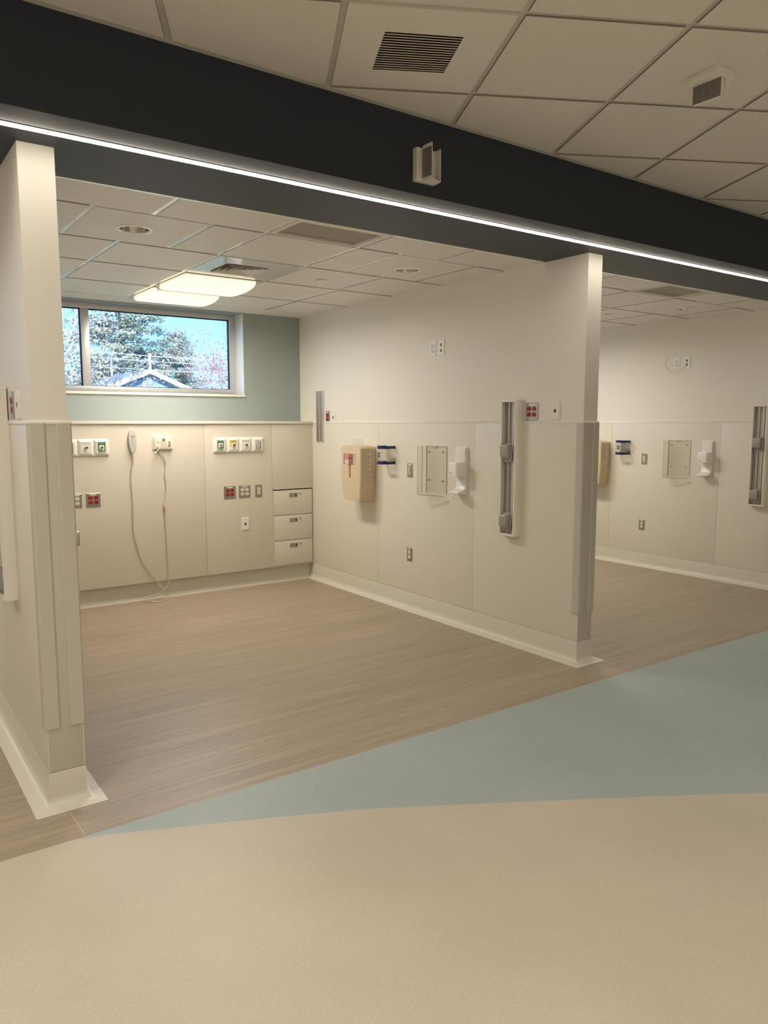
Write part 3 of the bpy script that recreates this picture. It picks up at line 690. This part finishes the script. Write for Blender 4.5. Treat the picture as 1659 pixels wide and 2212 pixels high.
def L(P): return [(x-1.995, y-YH, z-1.38) for x, y, z in P]
fy = YH-.012
pts = [(1.995, YH-.018, 1.208), (1.982, fy, 1.165), (1.969, fy, 1.075), (1.974, fy, .95), (1.976, fy, .85), (1.974, fy, .73), (1.972, fy, .646), (1.980, fy, .57), (1.995, fy, .506), (2.028, fy, .373), (2.093, fy, .257),
       (2.155, YH-.016, .163), (2.191, 6.448, .107), (2.217, 6.445, .056), (2.229, 6.440, .016), (2.215, 6.405, .006), (2.180, 6.365, .005), (2.120, 6.340, .005), (2.071, 6.370, .005), (2.035, 6.425, .006), (2.010, 6.452, .010), (2.020, 6.462, .018),
       (2.056, 6.462, .028), (2.143, 6.462, .045), (2.190, 6.462, .062), (2.222, 6.462, .080), (2.250, 6.465, .103), (2.262, 6.466, .134), (2.266, fy, .175), (2.265, fy, .25), (2.263, fy, .324), (2.258, fy, .521), (2.252, fy, .69), (2.251, fy, .75)]
MB().use('cord').tube(L(pts), .0042, 8, 5).build('cord', parent=root, angle=80)
MB().use('pinklabel').cyl((2.252-1.995, -.012, .735-1.38), .006, .06, 'z', 12, .0075).cyl((2.252-1.995, -.014, .795-1.38), .0135, .014, 'z', 16).cyl((2.252-1.995, -.014, .815-1.38), .0125, .034, 'z', 16, .009).build('connector', parent=root).data.materials[0] = M['lighttan']
pts = [(2.252, fy, .845), (2.258, fy, .89), (2.268, fy, .96), (2.271, fy, 1.016), (2.264, fy, 1.06), (2.262, fy, 1.09), (2.272, fy, 1.177), (2.268, fy, 1.215), (2.259, YH-.015, 1.238), (2.240, YH-.018, 1.272), (2.215, YH-.017, 1.300), (2.210, YH-.015, 1.306)]
MB().use('cord').tube(L(pts), .0048, 8, 5).build('plug_cord', parent=root, angle=80)
MB().use('cord').box((2.074-1.995, -.128, .004-1.38), (2.100-1.995, -.112, .010-1.38)).build('cord_clip', parent=root)

# ------------------------------------------------------------------ devices on the partitions
def rail_long(x, y, z0, z1, label):
    """deep mounting track with two clamps; y = centre"""
    h = z1-z0; root = thing('equipment_rail', label, 'wall rail', (x, y, z0), NY)
    wd, dp = .154, .052; a = wd/2
    mb = MB().use('cream')
    mb.prismz([(a, 0), (a, -.040), (a-.014, -dp), (a-.026, -dp), (a-.026, -dp+.005), (a-.016, -dp+.006), (a-.006, -.036), (a-.006, 0)], .012, h-.012)
    mb.prismz([(-a, 0), (-a, -.040), (-a+.004, -dp), (-a+.009, -dp), (-a+.006, -.036), (-a+.006, 0)], .012, h-.012)
    mb.mats = ['cap']; mb.build('side_cover', parent=root, angle=30)
    mb = MB().use('darkalu')
    mb.box((-a+.006, -.006, .012), (a-.006, -.001, h-.012))
    mb.use('alu'); mb.box((-.030, -.024, .014), (-.024, -.004, h-.014)); mb.box((.014, -.026, .014), (.020, -.004, h-.014)); mb.box((.020, -.010, .014), (a-.010, -.006, h-.014))
    mb.use('darkalu'); mb.box((-.024, -.012, .014), (.014, -.006, h-.014)); mb.box((-a+.010, -.016, .014), (-.034, -.006, h-.014)); mb.build('channel', parent=root)
    for z in (0, h-.014):
        mb = MB().use('cap'); mb.prismz([(x_, y_) for x_, y_ in ((-a-.001, 0), (-a-.001, -.042), (-a+.012, -dp-.002), (a-.014, -dp-.002), (a+.001, -.042), (a+.001, 0))], z, z+.014); mb.build('end_cap', parent=root, bevel=.003)
    for z in (h*.64, h*.23): MB().use('darkslot').cyl((.038, -.0108, z), .004, .001, 'y', 10).build('screw', parent=root)
    for z in (.048, h-.405+.0):
        hh = .105
        mb = MB().use('alu'); mb.box((-.056, -.036, z-.018), (.040, -.012, z+hh+.006)); mb.mats = ['clamp']; c_ = mb.build('clamp', parent=root, bevel=.003)
        mb = MB().use('clamp'); prof = [(-.034, hh), (-.080, hh-.004), (-.086, hh-.012), (-.086, .035), (-.080, .018), (-.060, .002), (-.034, -.004)]
        mb.prismx([(p, z+q) for p, q in prof], -.050, .022); mb.build('clamp_jaw', parent=c_, bevel=.006)
        mb = MB().use('alu'); mb.tube([(.030, -.040, z+hh-.005), (.033, -.052, z+hh*.5), (.030, -.052, z+.012), (.015, -.048, z-.006), (-.05, -.040, z-.010)], .0035, 8); mb.build('clamp_lever', parent=c_)
        MB().use('black').cyl((.044, -.030, z+.065), .006, .004, 'y', 12).build('clamp_knob', parent=c_)
        mb = MB().use('alu'); mb.box((.034, -.020, z-.04), (.050, -.010, z+.115)); mb.build('clamp_plate', parent=c_)
def sharps(x, yn, label, logo=True):
    """wall cabinet for sharps; yn = near edge (local right edge)"""
    wd = .322; root = thing('sharps_container', label, 'sharps container', (x, yn+wd/2, 1.10), NY)
    a = wd/2; T = .241; Bt = -.235; dpt = .166
    def ring(y, inset, top=0):
        pr = [(-a+inset, T-.018), (-a+.012+inset, T-.004), (-.07, T-top), (a-.012-inset, T-.006), (a-inset, T-.02), (a-inset, -.05), (a-.006-inset, Bt+.10), (a-.016-inset, Bt+.004), (a-.03, Bt), (-a+.075, Bt), (-a+.050+inset, Bt+.006), (-a+.022+inset, -.13), (-a+.004+inset, -.03)]
        return [(x_, y, z_) for x_, z_ in pr]
    mb = MB().use('lighttan'); mb.loft([ring(0, .006), ring(-.08, 0), ring(-.082, 0)]); mb.build('back_shell', parent=root, bevel=0, angle=40)
    mb = MB().use('lighttan'); mb.loft([ring(-.0835, 0), ring(-dpt+.014, .001), ring(-dpt+.004, .006), ring(-dpt, .014)]); fr = mb.build('front_shell', parent=root, angle=22)
    e = -dpt
    # window with drop shaped slot
    win = [(-.107, .175), (-.107, .080), (-.034, .078), (-.024, .070), (-.020, .05), (-.020, -.028), (-.014, -.036), (-.006, -.039), (.002, -.036), (.008, -.028), (.008, .05), (.012, .068), (.022, .077), (.091, .079), (.091, .175)]
    mb = MB().use('pinkred'); mb.prismy(win, e-.0012, e+.001); wn = mb.build('window', parent=root)
    o2 = [(-.111, .179), (-.111, .076), (-.036, .074), (-.028, .066), (-.025, .05), (-.025, -.030), (-.017, -.041), (-.006, -.045), (.005, -.041), (.013, -.030), (.013, .05), (.017, .064), (.025, .073), (.095, .075), (.095, .179)]
    mb = MB().use('cream'); mb.prismy(o2, e-.0006, e+.001); mb.build('window_rim', parent=root)
    MB().use('pinklabel').box((-.086, e-.002, .128), (-.028, e-.0011, .170)).build('biohazard_label', parent=wn)
    mb = MB().use('pinkred')
    for k in range(3):
        a_ = PI/2+k*2*PI/3; cx, cz = -.057+.009*math.cos(a_), .149+.009*math.sin(a_)
        n = 16; mb.loft([[(cx+r_*math.cos(2*PI*i/n), yy, cz+r_*math.sin(2*PI*i/n)) for i in range(n)] for r_, yy in ((.0085, e-.0024), (.0055, e-.0026))], False)
    mb.build('biohazard_symbol', parent=wn)
    MB().use('whiteink').box((-.086, e-.002, .085), (-.028, e-.0011, .121)).use('ink').box((-.078, e-.0024, .107), (-.040, e-.0019, .111)).box((-.078, e-.0024, .095), (-.044, e-.0019, .099)).build('notice_label', parent=wn)
    MB().use('pinklabel').box((-.022, e-.002, .085), (.042, e-.0011, .170)).build('red_label', parent=wn).data.materials[0] = M['pinkred']
    mb = MB().use('ink')
    for k in range(5): mb.box((-.016+k*.012, e-.0024, .132), (-.007+k*.012, e-.0019, .142+.002*(k % 2)))
    mb.build('printed_mark', parent=wn)
    MB().use('whiteink').box((.048, e-.002, .084), (.052, e-.0011, .168)).box((.062, e-.002, .084), (.084, e-.0011, .168)).build('side_label', parent=wn)
    mb = MB().use('ink')
    for k in range(6): mb.box((.068, e-.0024, .094+k*.012), (.079, e-.0019, .100+k*.012))
    mb.build('side_print', parent=wn)
    mb = MB().use('chrome'); mb.cyl((-a-.006, -.100, .115), .010, .008, 'x', 16); mb.build('lock', parent=root)
    for k in range(5):
        z = .168-k*.043; mb = MB().use('cream'); mb.tube([(a+.001, -.100, z+.012), (a+.004, -.090, z), (a+.003, -.080, z-.010)], .004, 6, 3); mb.tube([(a+.002, -.066, z+.014), (a+.005, -.074, z+.004), (a+.004, -.082, z-.004)], .004, 6, 3); mb.mats = ['white']
        mb.build('hinge_hook', parent=root)
    mb = MB().use('white'); mb.box((-.115, -.150, T-.004), (.12, -.015, T+.006)); mb.mats = ['acrylic']; mb.build('lid_tray', parent=root, bevel=.002)
    mb = MB().use('acrylic'); pr = [(.055*math.cos(t), T+.006+.060*math.sin(t)) for t in [PI*i/10 for i in range(11)]]
    mb.loft([[(x_+.015, -.12, z_) for x_, z_ in pr], [(x_+.015, -.06, z_) for x_, z_ in pr]]); mb.build('drop_chute', parent=root)
def ring_holder(x, y, label):
    root = thing('wipes_holder', label, 'holder', (x, y, 1.197), NY)
    def U(r_, n=14):
        pts = [(r_, 0)]+[(r_*math.cos(a), -.062-r_*math.sin(a)) for a in [PI*i/n for i in range(n+1)]]+[(-r_, 0)]
        return pts
    def wallof(z0, z1, ro, ri, m_, nm):
        a, b = U(ro), U(ri); mb = MB().use(m_); n = len(a)
        for i in range(n-1):
            q = [a[i], a[i+1], b[i+1], b[i]]; mb.prismz(q, z0, z1)
        return mb.build(nm, parent=root, angle=40)
    wallof(.022, .131, .0625, .060, 'acrylic', 'clear_body'); wallof(0, .024, .0655, .0605, 'blueband', 'blue_band'); wallof(.129, .153, .0655, .0605, 'blueband', 'blue_band')
    MB().use('acrylic').box((-.060, -.003, .0), (.060, -.0, .153)).build('back_plate', parent=root)
    # square badge with a pale star on the curved front
    mb = MB().use('logo'); a0, a1 = math.radians(103), math.radians(76); R = .0634
    for k in range(4):
        p, q = a0+(a1-a0)*k/4, a0+(a1-a0)*(k+1)/4
        mb.add([(R*math.cos(t), -.062-R*math.sin(t), z) for t, z in ((p, .060), (q, .060), (q, .100), (p, .100))], [(0, 1, 2, 3)])
    bd = mb.build('badge', parent=root)
    mb = MB().use('ltblue'); R = .0640; ac = math.radians(89.5)
    for k in range(4):
        t = PI/4*k; 
        for s_ in (1,):
            dz, da = math.sin(t)*.013, math.cos(t)*.013/R; w1 = .0014
            nz, na = math.cos(t)*w1, -math.sin(t)*w1/R
            mb.add([(R*math.cos(ac+q), -.062-R*math.sin(ac+q), .080+z) for q, z in ((da+na, dz+nz), (da-na, dz-nz), (-da-na, -dz-nz), (-da+na, -dz+nz))], [(0, 1, 2, 3)])
    mb.build('star_mark', parent=bd)
    for z in (.035, .115): MB().use('midgrey').cyl((-.004, -.006, z), .004, .003, 'y', 10).build('screw', parent=root)
def pocket(x, y1, label):
    """clear wall pocket; y1 = right-hand (near) edge; origin bottom right"""
    root = thing('wall_pocket', label, 'wall pocket', (x, y1, .975), NY)
    h = .388; wl = -.250
    mb = MB().use('acrylic'); mb.box((wl, -.004, .02), (0, -.001, h)); mb.build('back_panel', parent=root)
    mb = MB().use('acrylic'); mb.box((wl-.003, -.088, .008), (wl, -.001, h)); mb.build('side_panel', parent=root)
    mb = MB().use('acrylic'); mb.box((wl, -.090, .016), (wl+.055, -.087, h)); mb.build('front_lip', parent=root)
    mb = MB().use('acrylic'); mb.prismz([(wl, -.002), (wl, -.088), (wl+.10, -.075), (-.02, -.040), (-.012, -.040), (-.012, -.002)], .004, .010); mb.build('bottom_shelf', parent=root)
    mb = MB().use('acrylicedge')
    t = .0016
    mb.box((wl+.054, -.0915, .02), (wl+.0565, -.0865, h)); mb.box((wl-.003, -.0905, .008), (wl-.001, -.088, h)); mb.box((-.0015, -.005, .02), (0, -.001, h)); mb.box((wl, -.005, h-.0025), (0, -.001, h)); mb.box((wl, -.0048, .02), (wl+.0025, -.001, h))
    mb.prismz([(wl, -.0875), (wl+.10, -.0745), (-.02, -.0395), (-.02, -.0425), (wl+.10, -.0775), (wl, -.0905)], .002, .010); mb.box((-.022, -.040, .004), (0, -.036, .009))
    mb.build('edge_trim', parent=root)
    mb = MB().use('cream'); mb.box((wl+.085, -.0062, h-.014), (wl+.135, -.004, h-.002)); mb.build('finger_notch', parent=root).data.materials[0] = M['acrylicedge']
    for cx in (wl+.035, -.046):
        for cz in (h-.045, h-.268): MB().use('midgrey').cyl((cx, -.008, cz), .0065, .004, 'y', 12).use('darkslot').box((cx-.004, -.0085, cz-.0008), (cx+.004, -.0078, cz+.0008)).build('screw', parent=root)
def dispenser(x, y1, label):
    root = thing('sanitizer_dispenser', label, 'dispenser', (x, y1, 1.02), NY)
    wd = .118; mb = MB().use('white'); mb.box((-wd, -.014, .0), (0, 0, .345)); mb.build('back_plate', parent=root, bevel=.004)
    mb = MB().use('white'); pts = [(-wd-.002, -.012), (-wd+.002, -.060), (-wd+.008, -.092), (-wd+.022, -.103), (-.018, -.105), (-.004, -.096), (.0, -.072), (.001, -.012)]
    mb.loft([[(p, q, .132) for p, q in pts], [(p, q, .140) for p, q in pts], [(p, q, .226) for p, q in pts], [(p*.98-.001, q*.96, .234) for p, q in pts]]); bd = mb.build('pump_housing', parent=root, angle=30)
    mb = MB().use('white'); mb.box((-wd+.004, -.030, .232), (-.002, -.012, .338)); mb.build('refill_cradle', parent=root, bevel=.004)
    mb = MB().use('white'); pr = [(-.012, .10), (-.020, .05), (-.035, .028), (-.060, .018), (-.090, .014), (-.096, .006), (-.090, -.002), (-.03, -.006), (-.012, .0)]
    mb.prismx(pr, -wd+.004, -.004); mb.build('drip_tray', parent=root, bevel=.004)
    mb = MB().use('midgrey')
    for k in range(3): mb.box((-wd+.030+k*.006, -.1055, .152), (-wd+.034+k*.006, -.102, .158-.001*k))
    mb.build('printed_mark', parent=bd)
    MB().use('midgrey').cyl((-wd+.050, -.105, .143), .002, .002, 'y', 8).build('sensor', parent=bd)
    MB().use('black').cyl((-.058, -.050, .126), .008, .008, 'z', 12).build('nozzle', parent=root)
    MB().use('cap').box((.0, -.012, .275), (.0025, -.004, .300)).build('latch', parent=root)
def rail_short(x, y, label):
    root = thing('aluminium_track', label, 'wall rail', (x, y, 1.36), NY); h = .482; a = .060
    mb = MB().use('alu'); mb.box((-a, -.006, 0), (a, 0, h)); mb.use('darkalu'); mb.box((-a+.012, -.0075, 0), (-.002, -.006, h)); mb.box((.012, -.0072, 0), (.022, -.006, h))
    mb.use('alu'); mb.box((-a, -.022, 0), (-a+.010, -.006, h)); mb.box((-.004, -.022, 0), (.010, -.006, h)); mb.box((a-.030, -.014, 0), (a, -.006, h)); mb.build('extrusion', parent=root, bevel=.001)
    MB().use('black').prismy(rrect(.010, .055, .004, cx=-.020, cz=h-.05), -.009, -.0072).build('slot', parent=root)
    for z in (h-.015, h-.25, h-.40): MB().use('darkslot').cyl((a-.012, -.0155, z), .003, .002, 'y', 10).build('screw', parent=root)
    for x_ in (-.030, .040): MB().use('alu').box((x_-.004, -.012, -.010), (x_+.004, -.004, 0)).build('foot_pin', parent=root)

# middle partition, face to the front bay
XF = XR0-.005
rail_short(XR0-.001, 6.322, 'short silver aluminium track on the middle partition near the back corner')
outlet((XR0, 6.197, 1.592), NY, 'steel plate with two red sockets beside the short aluminium track', 1, col='red', slot='red')
data_plate((XR0, 6.092, 1.592), NY, 'white data plate beside the short aluminium track')
sharps(XF, 5.388, 'tan wall-mounted sharps container with red window and blue-banded holder beside it')
ring_holder(XF, 5.176, 'clear ring holder with navy bands next to the sharps container with red window')
switch((XF, 4.907, 1.158), NY, 'steel plate switch between the clear ring holder and clear pocket in the front bay', True)
outlet((XF, 4.907, .462), NY, 'steel duplex outlet low on the middle partition in the front bay')
pocket(XF, 4.442, 'clear acrylic wall pocket with four screws on the middle partition')
dispenser(XF, 4.201, 'white hand sanitizer dispenser with drip tray on the middle partition')
rail_long(XF, 3.735, .765, 1.697, 'tall cream equipment rail with two grey clamps on the middle partition')
outlet((XR0, 3.578, 1.618), NY, 'steel plate with four red sockets right beside the tall equipment rail', 2, col='red', slot='red', face='darkalu')
data_plate((XR0, 3.371, 1.621), NY, 'cream data plate near the end of the middle partition', face='cream')
outlet((XR0, 4.629, 2.110), NY, 'white duplex television outlet high on the middle partition', 1, face='white', col='grey', strip=False)
data_plate((XR0, 4.524, 2.110), NY, 'cream media plate with two black jacks high on the middle partition', 2, 'cream')
# next bay, face of the third partition
XG = X30-.005
sharps(XG, 5.420, 'tan sharps container in the next bay, partly hidden by the middle partition')
ring_holder(XG, 5.228, 'clear ring holder with navy bands on the wall of the next bay')
switch((XG, 4.979, 1.157), NY, 'steel plate switch on the wall of the next bay')
outlet((XG, 4.978, .450), NY, 'steel duplex outlet low on the wall of the next bay')
pocket(XG, 4.440, 'clear acrylic wall pocket on the wall of the next bay')
dispenser(XG, 4.192, 'white hand sanitizer dispenser on the wall of the next bay')
rail_long(XG, 3.715, .768, 1.705, 'tall cream equipment rail cut by the picture edge in the next bay')
outlet((X30, 4.643, 2.142), NY, 'white duplex outlet behind the loose cable in the next bay', 1, face='white', col='grey', strip=False)
data_plate((X30, 4.528, 2.141), NY, 'white media plate with a loose cable in the next bay', 2)
pts = [(X30-.012, 4.528, 2.120), (X30-.03, 4.56, 2.085), (X30-.05, 4.60, 2.050), (X30-.045, 4.66, 2.045), (X30-.04, 4.71, 2.08), (X30-.05, 4.74, 2.13), (X30-.04, 4.735, 2.18), (X30-.03, 4.715, 2.215)]
tag(MB().use('cord').tube(pts, .0022, 6, 5).build('loose_cable', angle=80), 'thin loose cable hanging from the media plate in the next bay', 'cable')
# near partition, face to the bay behind it
XN = XL0-.005
rail_long(XN, 3.686, .765, 1.697, 'tall cream equipment rail on the near partition at the picture edge')
outlet((XL0, 3.508, 1.618), NY, 'steel plate with two red sockets on the near partition', 1, col='red', slot='red', face='darkalu')
data_plate((XL0, 3.366, 1.618), NY, 'cream data plate near the end of the near partition', face='cream')

# ------------------------------------------------------------------ nurse call signal lights
root = thing('signal_light', 'white boxed signal light with grey ribbed panel on the front of the dark beam', 'signal light', (2.218, BF, 2.690), 0)
mb = MB().use('white'); mb.box((-.058, -.030, -.071), (.058, 0, .071)); mb.build('back_box', parent=root, bevel=.002)
mb = MB().use('white'); mb.box((-.026, -.098, -.062), (-.0235, -.030, .080)); mb.box((.050, -.062, -.070), (.054, -.030, .072)); mb.prismz([(-.0235, -.030), (-.0235, -.094), (.050, -.058), (.050, -.030)], -.070, -.064); mb.build('fin', parent=root)
for k in range(4):
    z0 = -.060+k*.0310; mb = MB().use('ribbed'); mb.box((-.0285, -.096, z0+.0008), (-.026, -.031, z0+.0302)); mb.build('ribbed_panel', parent=root, bevel=.0008)
root = thing('signal_light', 'white boxed signal light with grey ribbed panel hanging from the main ceiling', 'signal light', (2.868, 1.826, ZM), 0)
mb = MB().use('tile'); mb.prismz([(-.052, .068), (-.064, -.070), (.055, -.078), (.066, .060)], -.030, 0); mb.mats = ['white']; mb.build('back_box', parent=root, bevel=.002)
mb = MB().use('white'); mb.box((-.013, -.060, -.100), (.0, .062, -.030)); mb.build('fin', parent=root, bevel=.001)
mb = MB().use('white'); mb.box((.0, -.070, -.075), (.028, -.066, -.030)); mb.build('end_fin', parent=root)
for k in range(4):
    y0 = -.058+k*.030; mb = MB().use('ribbed'); mb.box((-.0155, y0+.0008, -.098), (-.013, y0+.0292, -.032)); mb.build('ribbed_panel', parent=root, bevel=.0006)

# ------------------------------------------------------------------ outside the window
mb = MB().use('ground'); mb.add([(-60, 7.05, -.3), (120, 7.05, -.3), (120, 160, -.3), (-60, 160, -.3)], [(0, 1, 2, 3)]); struct(mb.build('ground'), 'lawn outside')
# neighbouring house, gable toward the window
HX, HY, HZ = 13.36, 40.0, 4.30
root = thing('house', 'pale blue house gable with white trim and louvred vent outside the window', 'house', (HX, HY, -.3)); hz = HZ+.3; sl = .43; hw = 4.4
mb = MB().use('siding'); mb.prismy([(-hw, 0), (hw, 0), (hw, hz-.15-hw*sl), (0, hz-.15), (-hw, hz-.15-hw*sl)], .3, 6); 
wl_ = mb.build('wall', parent=root)
mb = MB().use('trimw')
for k in range(-16, 17): mb.box((k*.26-.015, .27, 0), (k*.26+.015, .3, hz-.2-abs(k*.26)*sl))
mb.mats = ['siding']; mb.build('batten', parent=root)
for s_ in (-1, 1):
    mb = MB().use('roof'); mb.prismy([(0, hz), (s_*(hw+.5), hz-(hw+.5)*sl), (s_*(hw+.5), hz-(hw+.5)*sl-.1), (0, hz-.1)], -.05, 6.3); mb.build('roof', parent=root)
    mb = MB().use('trimw'); mb.prismy([(0, hz+.02), (s_*(hw+.5), hz-(hw+.5)*sl+.02), (s_*(hw+.5), hz-(hw+.5)*sl-.22), (0, hz-.24)], -.12, -.05); mb.build('rake_board', parent=root)
mb = MB().use('trimw'); mb.box((-.28, .2, hz-1.35), (.14, .27, hz-.45)); vt = mb.build('gable_vent', parent=root)
for k in range(7): MB().use('siding').box((-.24, .17, hz-1.30+k*.12), (.10, .21, hz-1.24+k*.12)).build('louvre', parent=vt)

def leaves(mb, c, rad, n, size, flat=.7):
    for _ in range(n):
        while True:
            v = Vector((random.uniform(-1, 1), random.uniform(-1, 1), random.uniform(-1, 1)))
            if v.length < 1: break
        p = Vector(c)+Vector((v.x*rad, v.y*rad, v.z*rad*flat))
        a = Vector((random.gauss(0, 1), random.gauss(0, 1), random.gauss(0, 1))).normalized(); b = a.orthogonal().normalized()
        s_ = size*random.uniform(.5, 1.3)
        mb.add([p-a*s_, p+b*s_*.45, p+a*s_, p-b*s_*.45], [(0, 1, 2, 3)])
def branchy(mb, p, d, ln, rad, depth, tips):
    q = p+d*ln; mid = p.lerp(q, .5)+Vector((random.gauss(0, .05)*ln, random.gauss(0, .05)*ln, random.gauss(0, .03)*ln))
    mb.tube([p, mid, q], [rad, rad*.6], 5, 2, False); tips.append(q); tips.append(mid)
    if depth:
        for _ in range(random.choice((2, 3, 3))):
            nd = (d+Vector((random.gauss(0, .45), random.gauss(0, .45), random.gauss(.12, .3)))).normalized()
            branchy(mb, p.lerp(q, random.uniform(.45, 1)), nd, ln*random.uniform(.6, .85), rad*.55, depth-1, tips)
def conifer(x, y, h, rad, seed, label, mixes=('pine', 'pinesunlit'), nl=46, z0=-.3, base=.8):
    random.seed(seed); root = thing('pine_tree', label, 'tree', (x, y, z0))
    mb = MB().use('pinebark'); mb.tube([(0, 0, 0), (.1, 0, h*.5), (0, .1, h)], [.28, .04], 8, 3); mb.build('trunk', parent=root)
    mbs = {m_: MB().use(m_) for m_ in mixes}; br = MB().use('pinebark')
    z = base
    while z < h:
        rr = rad*(1-(z/h)**2.6)+.3
        for k in range(7):
            a = random.uniform(0, 2*PI); ln = rr*random.uniform(.55, 1.05); tip = Vector((math.cos(a)*ln, math.sin(a)*ln, z+random.uniform(-.3, .5)))
            br.tube([(0, 0, z-.1), tip*.5+Vector((0, 0, z*.5+.05)), tip], [.05, .012], 4, 2, False)
            for t in (.35, .55, .75, .92, 1.05):
                p = Vector((tip.x*t, tip.y*t, z+(tip.z-z)*t)); leaves(mbs[mixes[0] if random.random() < .55 else mixes[-1]], p, .42+.3*random.random(), nl//4, .13, .45)
        z += .48
    br.build('branches', parent=root)
    for m_ in mixes: o = mbs[m_].build('foliage', parent=root); 
def bare(x, y, h, seed, label, leaf=None, nl=0, stems=3, spread=.35, bark='palebark', depth=4, lean=0, rad=.09):
    random.seed(seed); root = thing('bare_tree', label, 'tree', (x, y, -.3)); mb = MB().use(bark); tips = []
    for k in range(stems):
        a = 2*PI*k/stems+random.random(); d = Vector((math.cos(a)*spread+lean, math.sin(a)*spread, 1)).normalized()
        branchy(mb, Vector((0, 0, 0)), d, h*.42, rad, depth, tips)
    mb.build('branches', parent=root, angle=80)
    if leaf:
        m2 = MB().use(leaf)
        for p in tips:
            if random.random() < nl: leaves(m2, p, .35, 16, .05)
        m2.build('leaves', parent=root)
conifer(16.6, 56, 13.5, 4.3, 11, 'big grey-green pine behind the house gable', nl=150)
conifer(12.6, 72, 13.0, 4.4, 12, 'tall pine left behind the house, beside the window mullion', nl=120)
conifer(23.6, 64, 9.4, 4.0, 13, 'lower pine far to the right behind the house', nl=120)
conifer(26.5, 84, 9.5, 3.6, 14, 'distant pine in the gap right of the big pine', nl=90)
bare(15.4, 33, 7.0, 21, 'bare pale many-stemmed tree in front of the house', None, 0, 6, .20, 'palebark', 5, 0, .045)
bare(13.6, 29, 6.2, 22, 'bare tree with red leaves at the right end of the window', 'redleaf', .8, 5, .16, 'palebark', 3, 0, .04)
bare(4.4, 22, 6.0, 23, 'near tree with brown leaves reaching across the window', 'brownleaf', .10, 3, .55, 'pinebark', 4, .55, .05)
bare(2.6, 17, 4.6, 24, 'pale brown leaved tree behind the narrow window pane', 'brownleaf', .5, 4, .3, 'palebark', 4, .1, .05)
# poles and wires
for x, y, h, r_, lab in ((15.8, 47.2, 6.05, .09, 'thick white vent pole above the house ridge'), (13.47, 47.2, 6.0, .05, 'thin pale pole left of the gable')):
    o = MB().use('trimw').cyl((0, 0, 0), r_, h, 'z', 10).build('utility_pole'); o.location = (x, y, -.3); tag(o, lab, 'pole')
mb = MB().use('midgrey')
for k, z in enumerate((5.3, 5.05, 4.6)):
    mb = MB().use('whiteink'); mb.tube([(2, 43+k*.5, z+.3), (11, 43+k*.5, z), (20, 43+k*.5, z-.1), (30, 43+k*.5, z+.3)], .018, 5, 6); o = mb.build('overhead_wire'); tag(o, ['upper', 'middle', 'lowest'][k]+' of the pale overhead wires outside the window', 'wire')
bpy.context.view_layer.update()
